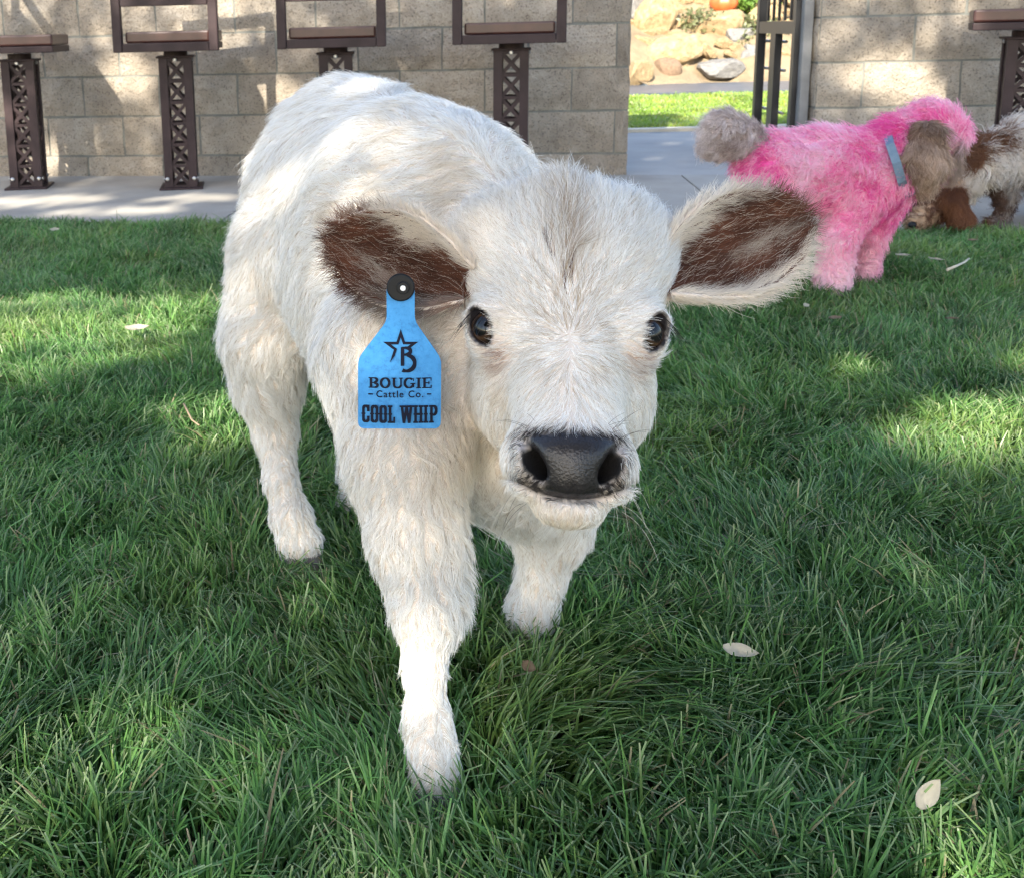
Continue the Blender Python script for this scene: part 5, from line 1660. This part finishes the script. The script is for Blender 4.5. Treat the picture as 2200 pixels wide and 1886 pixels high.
lawn('grass', 'short green lawn grass along the patio edge', 2.6, 4.2, xl_, xr_, 21000, 3, 0.026, 0.046, 0.0042, before_edge)
lawn('grass', 'sunlit bright green grass beyond the gap in the wall', LAWN0 + 0.02, LAWN1, lambda y: 0.20 * y, lambda y: 0.52 * y, 5200, 4, 0.03, 0.05, 0.012, None, 2, False, (2.2, 1.6, 0.8))  # same grass, coloured brighter and yellower: some of its sunlight is painted in

# ================================================================== fallen leaves and twigs
M_dry = leafy('dry_leaf', (0.55, 0.49, 0.38), (0.78, 0.72, 0.60), 0.25, 0.7)
M_dry2 = leafy('brown_dry_leaf', (0.24, 0.16, 0.10), (0.36, 0.26, 0.17), 0.2, 0.7)
def fallen_leaf(px, py, L, w, ang, tilt, mat, label, curl=0.25, z=0.028, group=None, inplane=0.0):
    c = on_ground(px, py, z)
    bm = bmesh.new()
    n = 8
    mt = Matrix.Translation(Vector(c)) @ Matrix.Rotation(ang, 4, 'Z') @ Matrix.Rotation(tilt, 4, 'X') @ Matrix.Rotation(inplane, 4, 'Z')
    rows = []
    for i in range(n + 1):
        u = i / n; hw_ = w / 2 * math.sin(math.pi * min(1, 0.04 + 0.96 * u) ** 0.85) ** 0.8
        rows.append([bm.verts.new(mt @ Vector(((u - .5) * L, s_ * hw_, curl * w * (s_ * s_) * 0.6 + curl * L * 0.25 * (u - .5) ** 2 * 4 + 0.0012 * math.sin(9 * u + 3 * s_)))) for s_ in (-1, -.5, 0, .5, 1)])
    for a_, b_ in zip(rows, rows[1:]):
        for k in range(4): bm.faces.new((a_[k], a_[k + 1], b_[k + 1], b_[k]))
    bmesh.ops.solidify(bm, geom=list(bm.faces), thickness=0.0006)
    o = bm_obj('fallen_leaf', bm, mat, None, True)
    # a short stalk as part of the same leaf
    tag(o, label, 'leaf', group)
    return o
fallen_leaf(1995, 1702, 0.031, 0.0155, math.radians(-22), math.radians(62), M_dry, 'pale dry leaf standing on edge in the open foreground grass', z=0.044, inplane=math.radians(58))
fallen_leaf(1592, 1398, 0.036, 0.015, math.radians(-22), math.radians(35), M_dry, 'narrow pale leaf lying in the grass beyond the upright leaf', z=0.046)
fallen_leaf(1138, 1432, 0.018, 0.012, math.radians(-50), math.radians(40), M_dry2, 'small brown leaf between the front feet of the calf', z=0.044)
fallen_leaf(295, 706, 0.056, 0.022, math.radians(12), math.radians(20), M_dry, 'pale curled leaf on the lawn beside the hind leg of the calf', z=0.045)
fallen_leaf(1795, 684, 0.036, 0.014, math.radians(14), math.radians(12), M_dry2, 'pinkish dry leaf on the lawn just in front of the pink dog', z=0.045)
fallen_leaf(1732, 657, 0.020, 0.012, math.radians(30), math.radians(30), M_dry, 'small white leaf on the lawn below the ear of the calf', z=0.045)
fallen_leaf(1940, 549, 0.040, 0.014, math.radians(-12), math.radians(10), M_dry, 'dry leaf on the lawn nearest to the legs of the pink dog', z=0.045)
fallen_leaf(2012, 558, 0.042, 0.012, math.radians(-48), math.radians(10), M_dry, 'slim dry leaf lying between a leaf and the bent twig', z=0.045)
fallen_leaf(2090, 517, 0.036, 0.014, math.radians(10), math.radians(10), M_dry2, 'dull leaf in the grass below the brown and white dog', z=0.045)
fallen_leaf(2045, 685, 0.030, 0.009, math.radians(-5), math.radians(10), M_dry2, 'thin straw-coloured leaf on the open lawn', z=0.045)
fallen_leaf(118, 494, 0.034, 0.016, math.radians(20), math.radians(30), M_dry, 'tiny pale leaf in the grass at the patio edge', z=0.045)
def twig(pts, r_, label, z=0.044):
    bm = bmesh.new()
    bm_tube(bm, [Vector(on_ground(x, y, z)) for x, y in pts], [r_ * (1 - 0.5 * i / len(pts)) for i in range(len(pts))], 7)
    tag(bm_obj('twig', bm, M_dry2 if r_ < 0.003 else M_dry, None, True), label, 'twig')
twig([(2035, 580), (2055, 572), (2072, 564), (2082, 556)], 0.0038, 'bent pale twig on the lawn beside the slim dry leaf')
twig([(395, 868), (404, 886), (412, 902), (428, 914)], 0.0020, 'thin brown twig in the grass beside the hind leg of the calf')
